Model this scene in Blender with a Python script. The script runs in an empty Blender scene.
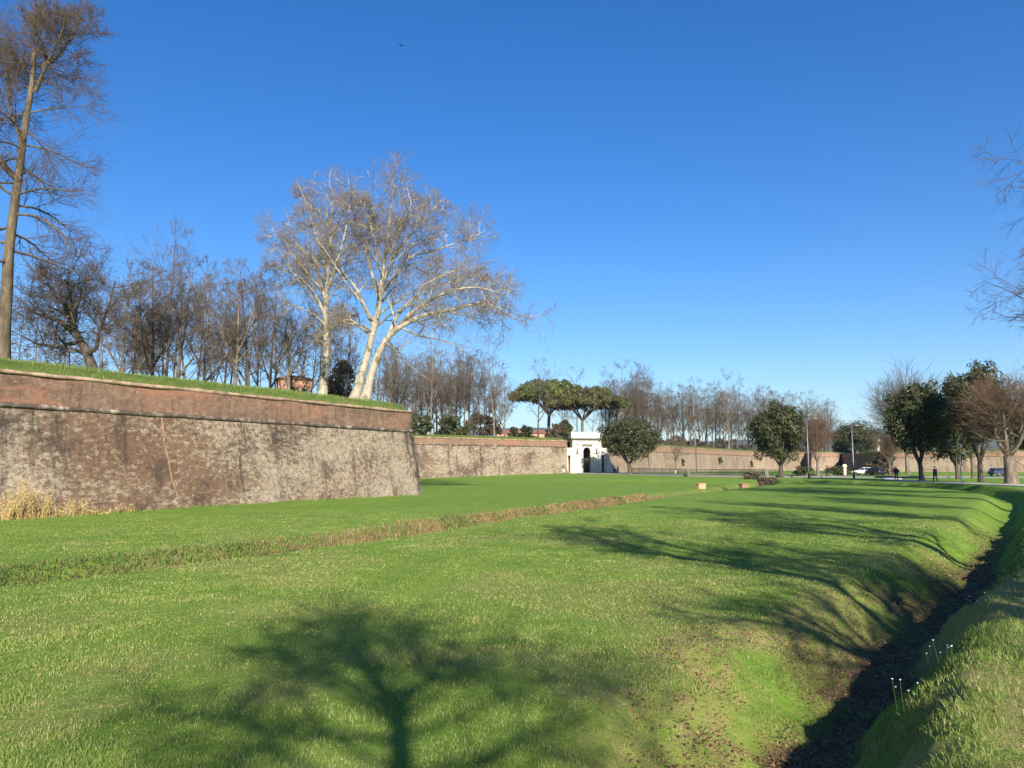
import bpy, bmesh, math, random
import numpy as np
from mathutils import Vector, Matrix

R = math.radians
rng = np.random.default_rng(7)
random.seed(7)
scene = bpy.context.scene
COL = scene.collection

# ------------------------------------------------------------------ camera frame (used to lay the survey out)
F = 769.0
PITCH = math.atan((466 - 384) / F)
CS, SN = math.cos(PITCH), math.sin(PITCH)
EYE = 1.7


def zat(v, D):
    k = (384 - v) / F
    return EYE + D * (k * CS + SN) / (CS - k * SN)


def xat(u, D, z=0.0):
    return (u - 512) / F * (D * CS + (z - EYE) * SN)


def P3(u, v, D):
    z = zat(v, D)
    return (xat(u, D, z), D, z)


# ------------------------------------------------------------------ small helpers
def smooth(a, b, x):
    t = np.clip((x - a) / (b - a), 0, 1)
    return t * t * (3 - 2 * t)


def vnoise(x, y, seed=0):
    x = np.asarray(x, float); y = np.asarray(y, float)
    xi = np.floor(x).astype(np.int64); yi = np.floor(y).astype(np.int64)
    xf = x - xi; yf = y - yi
    u = xf * xf * (3 - 2 * xf); v = yf * yf * (3 - 2 * yf)

    def h(i, j):
        n = (i * 374761393 + j * 668265263 + seed * 974634777) & 0xFFFFFFFF
        n = ((n ^ (n >> 13)) * 1274126177) & 0xFFFFFFFF
        n = n ^ (n >> 16)
        return (n & 0xFFFFFF) / float(0xFFFFFF)
    a = h(xi, yi); b = h(xi + 1, yi); c = h(xi, yi + 1); d = h(xi + 1, yi + 1)
    return (a * (1 - u) + b * u) * (1 - v) + (c * (1 - u) + d * u) * v


def fnoise(x, y, seed=0, octv=4):
    s = 0; a = .5; t = 0
    for o in range(octv):
        s = s + a * vnoise(np.asarray(x) * 2 ** o + 17.3 * o, np.asarray(y) * 2 ** o - 9.1 * o, seed + o); t += a; a *= .5
    return s / t


def catmull(pts, n):
    p = np.asarray(pts, float)
    if len(p) == 2:
        t = np.linspace(0, 1, n)[:, None]
        return p[0] * (1 - t) + p[1] * t
    q = np.vstack([2 * p[0] - p[1], p, 2 * p[-1] - p[-2]])
    seg = np.linalg.norm(np.diff(p, axis=0), axis=1); cum = np.concatenate([[0], np.cumsum(seg)])
    out = []
    for s in np.linspace(0, cum[-1], n):
        i = min(max(np.searchsorted(cum, s, side='right') - 1, 0), len(p) - 2)
        t = (s - cum[i]) / max(seg[i], 1e-9)
        a, b, c, d = q[i], q[i + 1], q[i + 2], q[i + 3]
        out.append(.5 * (2 * b + (c - a) * t + (2 * a - 5 * b + 4 * c - d) * t * t + (3 * b - a - 3 * c + d) * t ** 3))
    return np.array(out)


def np_mesh(name, V, Fc, uv=None, attrs=None, smooth_sh=False, mats=None, midx=None):
    V = np.asarray(V, np.float32); Fc = np.asarray(Fc, np.int32)
    me = bpy.data.meshes.new(name)
    me.vertices.add(len(V)); me.vertices.foreach_set('co', V.ravel())
    m, k = Fc.shape
    me.loops.add(m * k); me.loops.foreach_set('vertex_index', Fc.ravel())
    me.polygons.add(m); me.polygons.foreach_set('loop_start', np.arange(0, m * k, k, dtype=np.int32))
    if smooth_sh:
        me.polygons.foreach_set('use_smooth', np.ones(m, bool))
    if mats:
        for a in mats:
            me.materials.append(a)
    if midx is not None:
        me.polygons.foreach_set('material_index', np.asarray(midx, np.int32))
    me.update(calc_edges=True)
    if uv is not None:
        l = me.uv_layers.new(name='UVMap'); l.data.foreach_set('uv', np.asarray(uv, np.float32)[Fc.ravel()].ravel())
    for nme, arr in (attrs or {}).items():
        a = me.attributes.new(nme, 'FLOAT', 'POINT'); a.data.foreach_set('value', np.asarray(arr, np.float32))
    return me


def link(name, me, mat=None, parent=None, loc=None):
    if mat is not None and len(me.materials) == 0:
        me.materials.append(mat)
    o = bpy.data.objects.new(name, me); COL.objects.link(o)
    if parent is not None:
        o.parent = parent
    if loc is not None:
        o.location = loc
    return o


def tag(o, label=None, cat=None, group=None, kind=None):
    if label: o['label'] = label
    if cat: o['category'] = cat
    if group: o['group'] = group
    if kind: o['kind'] = kind
    return o


def empty(name, loc=(0, 0, 0), rz=0.0, label=None, cat=None, group=None):
    o = bpy.data.objects.new(name, None); COL.objects.link(o)
    o.location = loc; o.rotation_euler = (0, 0, rz); o.empty_display_size = .3
    return tag(o, label, cat, group)


class MB:
    """collects boxes, prisms and tubes into one mesh"""
    def __init__(s): s.v = []; s.f = []

    def add(s, v, f):
        b = len(s.v); s.v += [tuple(p) for p in v]; s.f += [tuple(i + b for i in q) for q in f]

    def box(s, x0, x1, y0, y1, z0, z1, tx=0, ty=0):
        s.add([(x0, y0, z0), (x1, y0, z0), (x1, y1, z0), (x0, y1, z0),
               (x0 + tx, y0 + ty, z1), (x1 - tx, y0 + ty, z1), (x1 - tx, y1 - ty, z1), (x0 + tx, y1 - ty, z1)],
              [(3, 2, 1, 0), (4, 5, 6, 7), (0, 1, 5, 4), (1, 2, 6, 5), (2, 3, 7, 6), (3, 0, 4, 7)])

    def prism(s, outline, y0, y1):
        """outline in x,z extruded along y"""
        n = len(outline)
        s.add([(x, y0, z) for x, z in outline] + [(x, y1, z) for x, z in outline],
              [tuple(range(n)), tuple(range(2 * n - 1, n - 1, -1))] + [(i, i + n, (i + 1) % n + n, (i + 1) % n) for i in range(n)])

    def tube(s, pts, rad, sides=8, cap=True):
        P = np.asarray(pts, float); n = len(P)
        rad = np.broadcast_to(np.asarray(rad, float), (n,))
        T = np.gradient(P, axis=0); T /= np.linalg.norm(T, axis=1)[:, None] + 1e-9
        m = T.mean(0); ref = np.eye(3)[np.argmin(np.abs(m))]
        U = np.cross(T, ref); U /= np.linalg.norm(U, axis=1)[:, None] + 1e-9; W = np.cross(T, U)
        a = np.linspace(0, 2 * np.pi, sides, endpoint=False)
        v = P[:, None] + rad[:, None, None] * (U[:, None] * np.cos(a)[None, :, None] + W[:, None] * np.sin(a)[None, :, None])
        f = [(i * sides + j, i * sides + (j + 1) % sides, (i + 1) * sides + (j + 1) % sides, (i + 1) * sides + j) for i in range(n - 1) for j in range(sides)]
        if cap:
            f += [tuple(range(sides - 1, -1, -1)), tuple((n - 1) * sides + j for j in range(sides))]
        s.add(v.reshape(-1, 3), f)

    def ball(s, c, r, nu=10, nv=7):
        r = np.broadcast_to(np.asarray(r, float), (3,))
        v = [(c[0], c[1], c[2] - r[2])]
        for i in range(1, nv):
            t = math.pi * i / nv
            for j in range(nu):
                p = 2 * math.pi * j / nu
                v.append((c[0] + r[0] * math.sin(t) * math.cos(p), c[1] + r[1] * math.sin(t) * math.sin(p), c[2] - r[2] * math.cos(t)))
        v.append((c[0], c[1], c[2] + r[2]))
        f = [(0, 1 + (j + 1) % nu, 1 + j) for j in range(nu)]
        for i in range(nv - 2):
            b = 1 + i * nu
            f += [(b + j, b + (j + 1) % nu, b + nu + (j + 1) % nu, b + nu + j) for j in range(nu)]
        b = 1 + (nv - 2) * nu
        f += [(b + j, b + (j + 1) % nu, len(v) - 1) for j in range(nu)]
        s.add(v, f)

    def build(s, name, mat, parent=None, bevel=0, smooth_sh=False, loc=None):
        me = bpy.data.meshes.new(name); me.from_pydata(s.v, [], s.f)
        bm = bmesh.new(); bm.from_mesh(me); bmesh.ops.recalc_face_normals(bm, faces=bm.faces)
        if bevel:
            bmesh.ops.bevel(bm, geom=[e for e in bm.edges if e.is_manifold and e.calc_face_angle(0) > .5], offset=bevel, segments=2, affect='EDGES', profile=.5, clamp_overlap=True)
        bm.to_mesh(me); bm.free()
        if smooth_sh:
            for p in me.polygons: p.use_smooth = True
        return link(name, me, mat, parent, loc)


# ------------------------------------------------------------------ materials
class NT:
    def __init__(s, name):
        s.m = bpy.data.materials.new(name); s.m.use_nodes = True
        s.t = s.m.node_tree; s.t.nodes.clear()
        s.out = s.t.nodes.new('ShaderNodeOutputMaterial'); s.b = s.t.nodes.new('ShaderNodeBsdfPrincipled')
        s.t.links.new(s.b.outputs[0], s.out.inputs[0])

    def n(s, typ, **kw):
        nd = s.t.nodes.new('ShaderNode' + typ)
        for k, v in kw.items():
            setattr(nd, k, v)
        return nd

    def l(s, a, b): s.t.links.new(a, b)

    def set(s, inp, v):
        if hasattr(v, 'is_linked'): s.l(v, inp)
        elif isinstance(v, (tuple, list)): inp.default_value = (*v, 1.0) if len(v) == 3 and inp.type == 'RGBA' else v
        else: inp.default_value = v

    def noise(s, vec, scale, detail=4, rough=.55, dist=0.0):
        nd = s.n('TexNoise'); nd.inputs['Scale'].default_value = scale; nd.inputs['Detail'].default_value = detail
        nd.inputs['Roughness'].default_value = rough; nd.inputs['Distortion'].default_value = dist
        if vec is not None: s.l(vec, nd.inputs['Vector'])
        return nd.outputs['Fac']

    def mapping(s, vec, scale=(1, 1, 1), loc=(0, 0, 0)):
        nd = s.n('Mapping'); nd.inputs['Scale'].default_value = scale; nd.inputs['Location'].default_value = loc
        s.l(vec, nd.inputs['Vector']); return nd.outputs[0]

    def ramp(s, fac, a, b, c0=(0, 0, 0), c1=(1, 1, 1)):
        nd = s.n('ValToRGB'); e = nd.color_ramp.elements
        e[0].position = a; e[1].position = b; e[0].color = (*c0, 1); e[1].color = (*c1, 1)
        s.set(nd.inputs[0], fac); return nd.outputs[0]

    def mix(s, fac, a, b, mode='MIX'):
        nd = s.n('Mix', data_type='RGBA', blend_type=mode)
        s.set(nd.inputs[0], fac); s.set(nd.inputs[6], a); s.set(nd.inputs[7], b); return nd.outputs[2]

    def math(s, op, a, b=0.0, clamp=False):
        nd = s.n('Math', operation=op, use_clamp=clamp); s.set(nd.inputs[0], a); s.set(nd.inputs[1], b); return nd.outputs[0]

    def bump(s, h, strength=.5, dist=.05):
        nd = s.n('Bump'); nd.inputs['Strength'].default_value = strength; nd.inputs['Distance'].default_value = dist
        s.l(h, nd.inputs['Height']); s.l(nd.outputs[0], s.b.inputs['Normal'])

    def attr(s, name):
        nd = s.n('Attribute', attribute_name=name); return nd.outputs['Fac']

    def fin(s, col, rough=.9, spec=.2, metal=0.0):
        s.set(s.b.inputs['Base Color'], col); s.set(s.b.inputs['Roughness'], rough)
        s.b.inputs['Specular IOR Level'].default_value = spec; s.b.inputs['Metallic'].default_value = metal
        return s.m

    def obj(s): return s.n('TexCoord').outputs['Object']
    def pos(s): return s.n('NewGeometry').outputs['Position']
    def uv(s): return s.n('TexCoord').outputs['UV']


def plain(name, col, rough=.7, spec=.3, metal=0.0, var=.18, scale=6.0):
    t = NT(name); f = t.noise(t.obj(), scale, 4)
    c0 = tuple(c * (1 - var) for c in col); c1 = tuple(min(1, c * (1 + var)) for c in col)
    return t.fin(t.ramp(f, .3, .7, c0, c1), rough, spec, metal)


def bark_mat(name, c0, c1, patch=None, scale=3.0):
    t = NT(name); v = t.obj()
    f = t.noise(t.mapping(v, (scale, scale, scale * .25)), 1.5, 5, .65)
    c = t.ramp(f, .35, .68, c0, c1)
    if patch:
        g = t.noise(v, 1.1, 5, .6)
        c = t.mix(t.ramp(g, .52, .58), c, patch)
    t.bump(f, .6, .04)
    return t.fin(c, .9, .15)


def leaf_mat(name, dark, light, trans=.25):
    t = NT(name)
    f = t.attr('tint')
    c = t.ramp(f, 0.0, 1.0, dark, light)
    m = t.fin(c, .55, .35)
    tr = t.n('BsdfTranslucent'); t.l(c, tr.inputs[0])
    ms = t.n('MixShader'); ms.inputs[0].default_value = trans
    t.l(t.b.outputs[0], ms.inputs[1]); t.l(tr.outputs[0], ms.inputs[2]); t.l(ms.outputs[0], t.out.inputs[0])
    return m


def wall_mat(name, warm=0.0, seed=0.0, zones=None):
    """weathered brick: courses, pale lime and lichen patches, dark damp streaks; UV is metres along and metres up"""
    t = NT(name); uv = t.mapping(t.uv(), (1, 1, 1), (seed, 0, seed * .37))
    br = t.n('TexBrick'); t.l(uv, br.inputs['Vector'])
    br.inputs['Scale'].default_value = 1.0; br.inputs['Brick Width'].default_value = .30; br.inputs['Row Height'].default_value = .085
    br.inputs['Mortar Size'].default_value = .012; br.inputs['Bias'].default_value = -.1
    br.inputs['Color1'].default_value = (.205, .122, .070, 1); br.inputs['Color2'].default_value = (.135, .085, .053, 1); br.inputs['Mortar'].default_value = (.24, .185, .13, 1)
    big = t.noise(t.mapping(uv, (.13, .2, 1)), 1.0, 4, .55)
    base = t.mix(t.ramp(big, .44, .58), br.outputs['Color'], t.mix(.75, br.outputs['Color'], (.085, .06, .047)))
    red = t.noise(t.mapping(uv, (.09, .25, 1), (6.2, 0, 0)), 1.0, 4, .6)
    base = t.mix(t.math('MULTIPLY', t.ramp(red, .50, .66), .7), base, (.27, .14, .085))
    sp = t.n('SeparateXYZ'); t.l(t.uv(), sp.inputs[0])
    def band(a0, a1, soft):
        wav = t.math('ADD', sp.outputs[0], t.math('MULTIPLY', t.math('SUBTRACT', t.noise(uv, .35, 5, .7), .5), 9.0))
        up_ = t.n('MapRange', interpolation_type='SMOOTHSTEP'); t.set(up_.inputs[0], wav); up_.inputs[1].default_value = a0 - soft; up_.inputs[2].default_value = a0 + soft
        dn = t.n('MapRange', interpolation_type='SMOOTHSTEP'); t.set(dn.inputs[0], wav); dn.inputs[1].default_value = a1 - soft; dn.inputs[2].default_value = a1 + soft
        return t.math('SUBTRACT', up_.outputs[0], dn.outputs[0], True)
    if zones:
        redz = band(zones[0], zones[1], 1.6); palez = band(zones[2], zones[3], 4.0)
        base = t.mix(t.math('MULTIPLY', redz, .6), base, t.mix(t.noise(uv, 1.2, 6, .7), (.13, .075, .044), (.28, .155, .085)))
    fine = t.noise(t.mapping(uv, (1.0, 1.5, 1)), 3.4, 8, .78)
    base = t.mix(t.ramp(fine, .46, .66), base, t.mix(.55, base, (.30, .20, .135)))
    # pale lime crust, broken into small blotches; how much of it stays varies slowly along the wall
    n1 = t.noise(t.mapping(uv, (1.0, 1.45, 1)), 2.3, 12, .82)
    n2 = t.noise(t.mapping(uv, (.16, .24, 1), (3.1, 0, 0)), 1.0, 4, .6)
    m = t.math('ADD', t.math('MULTIPLY', n1, .75), t.math('MULTIPLY', n2, .30))
    if zones:
        m = t.math('ADD', m, t.math('SUBTRACT', t.math('MULTIPLY', palez, .040), t.math('MULTIPLY', redz, .040)))
    crust = t.ramp(m, .480 - .01 * warm, .530 - .01 * warm)
    pale = t.mix(t.ramp(t.noise(uv, 3.4, 9, .8), .36, .64), (.25, .19, .135), (.55, .465, .335))
    c = t.mix(t.math('MULTIPLY', crust, .95), base, pale)
    if zones:
        c = t.mix(t.math('MULTIPLY', palez, t.math('MULTIPLY', t.ramp(t.noise(uv, .5, 6, .75), .45, .6), .4)), c, (.48, .42, .30))
    # dark damp: small pits, blotches, long vertical streaks
    pit = t.noise(t.mapping(uv, (1.0, 1.6, 1), (21, 0, 0)), 2.6, 12, .85)
    c = t.mix(t.math('MULTIPLY', t.ramp(pit, .525, .585), .78), c, (.062, .044, .035))
    bl = t.noise(t.mapping(uv, (.35, .42, 1), (12.0, 0, 0)), 1.0, 10, .8)
    c = t.mix(t.math('MULTIPLY', t.ramp(bl, .525, .60), .72), c, (.075, .052, .041))
    st = t.noise(t.mapping(uv, (.40, .055, 1), (9.0, 0, 0)), 1.6, 9, .76)
    c = t.mix(t.math('MULTIPLY', t.ramp(st, .525, .62), .75), c, (.058, .042, .034))
    st2 = t.noise(t.mapping(uv, (2.1, .3, 1), (2.0, 0, 0)), 2.0, 9, .8)
    c = t.mix(t.math('MULTIPLY', t.ramp(st2, .54, .64), .5), c, (.085, .06, .046))
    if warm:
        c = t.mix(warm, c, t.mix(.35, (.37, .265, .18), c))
    h = t.math('ADD', t.math('MULTIPLY', br.outputs['Fac'], -.4), t.math('MULTIPLY', n1, 2.4))
    t.bump(h, .7, .08)
    return t.fin(c, .95, .1)


M = {}
M['bark_grey'] = bark_mat('bark_grey', (.09, .072, .055), (.25, .205, .155))
M['bark_dark'] = bark_mat('bark_dark', (.045, .036, .028), (.13, .105, .08))
M['bark_tall'] = bark_mat('bark_tall', (.055, .043, .028), (.18, .14, .09), scale=2.0)
M['bark_plane'] = bark_mat('bark_plane', (.24, .205, .15), (.50, .45, .34), (.16, .14, .09), 1.5)
M['twig_brown'] = plain('twig_brown', (.118, .086, .056), .9, .1)
M['twig_grey'] = plain('twig_grey', (.135, .108, .078), .9, .1)
M['twig_russet'] = plain('twig_russet', (.135, .088, .056), .9, .1)
M['twig_plane'] = plain('twig_plane', (.20, .155, .11), .9, .1)
M['twig_dark'] = plain('twig_dark', (.085, .064, .045), .9, .1)
M['leaf_oak'] = leaf_mat('leaf_oak', (.022, .028, .010), (.088, .094, .032), .15)
M['leaf_pine'] = leaf_mat('leaf_pine', (.045, .060, .014), (.115, .140, .030), .15)
M['leaf_pine_brown'] = leaf_mat('leaf_pine_brown', (.050, .052, .016), (.125, .125, .04), .15)
M['leaf_dry'] = leaf_mat('leaf_dry', (.06, .045, .025), (.14, .11, .06), .2)
M['leaf_shrub'] = leaf_mat('leaf_shrub', (.03, .04, .015), (.085, .10, .035), .2)
M['yellow_stem'] = leaf_mat('yellow_stem', (.42, .29, .10), (.72, .53, .22), .2)
M['dead_leaf'] = leaf_mat('dead_leaf', (.07, .032, .018), (.34, .20, .11), .1)


def grass_mat():
    t = NT('grass_blade')
    f = t.attr('tint')
    nd = t.n('ValToRGB'); e = nd.color_ramp.elements
    e[0].position = 0; e[0].color = (.105, .175, .026, 1); e[1].position = .62; e[1].color = (.270, .338, .078, 1)
    k = e.new(.74); k.color = (.36, .36, .10, 1); k = e.new(1.0); k.color = (.46, .37, .17, 1)
    t.l(f, nd.inputs[0]); c = nd.outputs[0]
    m = t.fin(c, .5, .3)
    tr = t.n('BsdfTranslucent'); t.l(c, tr.inputs[0])
    ms = t.n('MixShader'); ms.inputs[0].default_value = .35
    t.l(t.b.outputs[0], ms.inputs[1]); t.l(tr.outputs[0], ms.inputs[2]); t.l(ms.outputs[0], t.out.inputs[0])
    return m


def weed_mat():
    t = NT('channel_weed'); f = t.attr('tint')
    nd = t.n('ValToRGB'); e = nd.color_ramp.elements
    e[0].position = 0; e[0].color = (.035, .062, .014, 1); e[1].position = .45; e[1].color = (.095, .12, .032, 1)
    k = e.new(.7); k.color = (.17, .105, .048, 1); k = e.new(1.0); k.color = (.33, .23, .11, 1)
    t.l(f, nd.inputs[0]); return t.fin(nd.outputs[0], .7, .2)


def ground_mat(name='lawn_soil', masks=True, g0=(.125, .215, .027), g1=(.205, .300, .048)):
    t = NT(name); p = t.pos()
    a = t.noise(p, .12, 4, .55); b = t.noise(p, .9, 6, .65); c = t.noise(p, 9.0, 8, .8)
    # grass lies in slightly stretched tufts
    d = t.noise(t.mapping(p, (1.2, .5, 1)), 2.6, 6, .7)
    col = t.mix(t.ramp(b, .38, .62), g0, g1)
    if masks: col = t.mix(t.ramp(a, .38, .62), col, t.mix(.6, col, (.150, .255, .031)))
    col = t.mix(t.math('MULTIPLY', t.ramp(c, .50, .75), .45), col, (.045, .10, .014))
    col = t.mix(t.math('MULTIPLY', t.ramp(d, .56, .74), .5), col, (.24, .28, .065))
    if masks:
        fine = t.noise(p, 5.0, 6, .7)
        dry = t.math('MULTIPLY', t.attr('dry'), t.ramp(fine, .34, .56))
        col = t.mix(t.math('MULTIPLY', dry, .8, True), col, t.mix(c, (.38, .29, .12), (.26, .20, .08)))
        bank = t.math('MULTIPLY', t.attr('bank'), t.ramp(t.noise(p, 1.5, 7, .72), .36, .56))
        col = t.mix(bank, col, t.mix(t.ramp(c, .35, .65), (.10, .075, .035), (.24, .155, .085)))
        soil = t.math('MULTIPLY', t.attr('soil'), t.ramp(fine, .25, .5))
        col = t.mix(soil, col, t.mix(t.ramp(c, .4, .62), (.05, .03, .018), (.20, .115, .065)))
    h = t.math('ADD', t.math('MULTIPLY', t.noise(p, 30.0, 5, .75), .6), t.math('MULTIPLY', t.noise(p, 6.0, 5, .7), 1.0))
    t.bump(h, .7, .09)
    return t.fin(col, .9, .12)


M['grass'] = grass_mat()
M['weed'] = weed_mat()
M['ground'] = ground_mat()
M['turf'] = ground_mat('bank_turf', False, (.075, .115, .022), (.125, .155, .038))
M['wall_near'] = wall_mat('wall_near', 0.0, 0.0, (36.5, 46.5, 62, 92))
M['wall_mid'] = wall_mat('wall_mid', .0, 31.0)
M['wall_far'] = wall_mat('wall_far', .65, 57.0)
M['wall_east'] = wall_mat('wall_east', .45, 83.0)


def parapet_mat(name, warm=0.0):
    t = NT(name); uv = t.uv()
    br = t.n('TexBrick'); t.l(uv, br.inputs['Vector'])
    br.inputs['Scale'].default_value = 1.0; br.inputs['Brick Width'].default_value = .30; br.inputs['Row Height'].default_value = .085; br.inputs['Mortar Size'].default_value = .012
    br.inputs['Color1'].default_value = (.185, .098, .066, 1); br.inputs['Color2'].default_value = (.125, .072, .052, 1); br.inputs['Mortar'].default_value = (.25, .19, .135, 1)
    big = t.noise(t.mapping(uv, (.13, .4, 1)), 1.0, 4, .6)
    c = t.mix(t.ramp(big, .44, .58), t.mix(.65, br.outputs['Color'], (.125, .08, .056)), t.mix(.45, br.outputs['Color'], (.27, .13, .078)))
    st = t.noise(t.mapping(uv, (1.1, .16, 1)), 1.5, 6, .65)
    c = t.mix(t.math('MULTIPLY', t.ramp(st, .5, .68), .6), c, (.26, .195, .135))
    st2 = t.noise(t.mapping(uv, (1.0, .1, 1), (5, 0, 0)), 2.4, 6, .65)
    c = t.mix(t.math('MULTIPLY', t.ramp(st2, .52, .66), .6), c, (.07, .047, .036))
    if warm: c = t.mix(warm, c, (.40, .26, .165))
    n1 = t.noise(t.mapping(uv, (.9, 1.3, 1), (4, 2, 0)), 2.4, 12, .84)
    c = t.mix(t.math('MULTIPLY', t.ramp(n1, .50, .60), .7), c, t.mix(t.noise(uv, 3, 7, .75), (.22, .15, .105), (.42, .32, .225)))
    n3 = t.noise(t.mapping(uv, (.16, .5, 1), (1.5, 0, 0)), 1.0, 5, .65)
    c = t.mix(t.math('MULTIPLY', t.ramp(n3, .52, .62), .6), c, t.mix(t.noise(uv, 4, 6, .75), (.27, .115, .065), (.40, .205, .125)))
    n2 = t.noise(t.mapping(uv, (.8, .7, 1), (8, 2, 0)), 2.0, 11, .82)
    c = t.mix(t.math('MULTIPLY', t.ramp(n2, .53, .64), .7), c, (.085, .058, .045))
    t.bump(t.noise(uv, 5, 6, .7), .8, .07)
    return t.fin(c, .95, .1)


M['parapet'] = parapet_mat('parapet_brick')
M['parapet_mid'] = parapet_mat('parapet_brick_mid', .1)
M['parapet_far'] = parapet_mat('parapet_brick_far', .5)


def cordon_mat(name, c0, c1):
    t = NT(name); uv = t.uv()
    f = t.noise(t.mapping(uv, (1.2, 1, 1)), 1.3, 7, .75)
    return t.fin(t.ramp(f, .50, .66, c0, c1), .95, .1)


M['cordon'] = cordon_mat('cordon_stone', (.095, .073, .056), (.42, .35, .26))
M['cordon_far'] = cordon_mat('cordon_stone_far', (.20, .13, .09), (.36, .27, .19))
M['coping'] = plain('coping_brick', (.33, .225, .155), .95, .1, var=.55, scale=1.8)
M['seam'] = plain('seam_brick', (.25, .165, .115), .95, .1, var=.35, scale=3)


def marble():
    t = NT('white_marble'); v = t.obj()
    f = t.noise(v, .9, 7, .7); g = t.noise(t.mapping(v, (2.5, 2.5, .25)), 1.4, 6, .7)
    c = t.mix(t.ramp(f, .35, .7), (.66, .62, .53), (.50, .455, .37))
    c = t.mix(t.math('MULTIPLY', t.ramp(g, .52, .68), .6), c, (.36, .32, .27))
    return t.fin(c, .7, .3)


M['marble'] = marble()
M['marble_dirty'] = plain('dirty_marble', (.11, .10, .085), .9, .2, var=.5)
M['gate_dark'] = plain('gate_dark', (.05, .042, .036), .8, .2)
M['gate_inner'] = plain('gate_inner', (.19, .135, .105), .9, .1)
M['path'] = plain('path_gravel', (.52, .47, .40), .95, .1, var=.12, scale=3)
M['road'] = plain('road_asphalt', (.20, .20, .195), .9, .2, var=.12, scale=2)
M['kerb'] = plain('kerb_stone', (.15, .14, .13), .9, .2)
M['iron'] = plain('dark_iron', (.045, .045, .048), .6, .4, .3)
M['galv'] = plain('galvanised_steel', (.22, .22, .22), .5, .5, .5)
M['lens'] = plain('lamp_lens', (.72, .72, .70), .3, .5)
M['ochre_brick'] = plain('ochre_brick', (.52, .31, .17), .9, .1, var=.3, scale=8)
M['stone'] = plain('grey_stone', (.20, .175, .15), .9, .1, var=.3, scale=3)
M['pale_stone'] = plain('pale_stone', (.70, .62, .46), .9, .1, var=.15, scale=3)
M['stucco'] = plain('pink_stucco', (.46, .25, .17), .9, .1, var=.3, scale=1.2)
M['tiles'] = plain('roof_tiles', (.16, .095, .065), .9, .1, var=.4, scale=4)
M['red_tiles'] = plain('red_tiles', (.20, .085, .06), .9, .1, var=.3, scale=2)
M['glass'] = plain('dark_glass', (.02, .025, .03), .08, .6)
M['skin'] = plain('skin', (.45, .28, .20), .6, .3)
M['cloth_black'] = plain('cloth_black', (.018, .018, .022), .85, .1)
M['cloth_navy'] = plain('cloth_navy', (.025, .03, .055), .85, .1)
M['cloth_white'] = plain('cloth_white', (.68, .68, .68), .85, .1)
M['cloth_maroon'] = plain('cloth_maroon', (.06, .018, .025), .85, .1)
M['cloth_grey'] = plain('cloth_grey', (.09, .09, .10), .85, .1)
M['hair'] = plain('hair', (.025, .018, .014), .7, .2)
M['rubber'] = plain('rubber', (.02, .02, .02), .8, .2)
M['paint_white'] = plain('paint_white', (.72, .72, .70), .25, .5, var=.03)
M['paint_black'] = plain('paint_black', (.02, .02, .024), .25, .5, var=.1)
M['paint_blue'] = plain('paint_blue', (.04, .05, .09), .25, .5, var=.1)
M['head_light'] = plain('head_light', (.75, .75, .73), .15, .6, var=.03)
M['tail_light'] = plain('tail_light', (.35, .02, .015), .2, .5, var=.05)
M['feather'] = plain('feather', (.03, .03, .035), .8, .2)
M['petal'] = plain('petal', (.82, .81, .80), .7, .2, var=.04)
M['stem'] = plain('stem', (.06, .11, .025), .7, .2)
M['hill'] = plain('hill_woods', (.06, .075, .045), .95, .1, var=.35, scale=.004)

# ------------------------------------------------------------------ terrain
DR = catmull([(-19, -27.5), (-8.2, -10.3), (2.4, 6.7), (4.65, 9.9), (9.2, 15.9), (17.3, 27.7), (27.6, 43), (35.5, 55.5), (41.3, 68), (44.2, 80), (43.6, 90), (40, 98.5), (32.5, 104), (22, 108)], 90)
DL = catmull([(-30, -21), (-20.3, -2.5), (-11, 15), (-5.3, 25.6), (10.1, 58), (22.3, 81), (31.5, 98), (36.5, 112), (38, 128), (33, 150)], 70)
PATH = catmull([(-14, -27), (-3.0, -10), (7.4, 5), (13, 13), (20.6, 24), (34.2, 44.5), (42.0, 57), (47.4, 70), (49.0, 84), (50.0, 97), (54, 110), (60, 122)], 90)
ROAD = catmull([(15, 156), (18, 153.5), (23, 149), (34, 137), (50, 128), (75, 123.5), (110, 121), (170, 119), (260, 118)], 110)


def poly_sd(x, y, poly):
    """signed distance to a polyline (right of travel positive) and arc length of the nearest point"""
    x = np.asarray(x, float); y = np.asarray(y, float)
    best = np.full(x.shape, 1e9); sd = np.zeros(x.shape); arc = np.zeros(x.shape); cum = 0.0
    for a, b in zip(poly[:-1], poly[1:]):
        d = b - a; L = math.hypot(*d); d = d / L
        rx = x - a[0]; ry = y - a[1]
        t = np.clip(rx * d[0] + ry * d[1], 0, L)
        qx = rx - t * d[0]; qy = ry - t * d[1]
        dist = np.hypot(qx, qy); side = rx * d[1] - ry * d[0]
        m = dist < best
        best = np.where(m, dist, best); sd = np.where(m, np.where(side >= 0, dist, -dist), sd); arc = np.where(m, cum + t, arc)
        cum += L
    return sd, arc


CP = np.array([(0, 0, -.42), (2, 8, -.42), (-6, 6, -.42), (-5, 14, -.48), (8, 18, -.46), (-14, 22, -.62), (-9, 24, -.62), (-25.6, 38.5, -.90), (-18, 50, -.85), (-7.5, 68, -.78), (5, 32, -.5),
               (-32, 24, -.9), (12, 62, -.56), (22, 78, -.58), (36, 90, -.52), (40, 70, -.5), (24, 42, -.45), (-15, 138, -.45), (2, 150, .05), (16, 159, .22), (30, 150, .1), (50, 130, -.12),
               (60, 180, .1), (110, 260, .1), (90, 120, -.15), (60, 80, -.1), (40, 40, -.1), (20, 5, -.05), (-40, -20, -.4), (20, -30, 0), (160, 200, 0), (-60, 60, -.9), (-10, 100, -.62), (15, 115, -.45), (-60, 150, 0), (150, 120, 0)], float)


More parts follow.
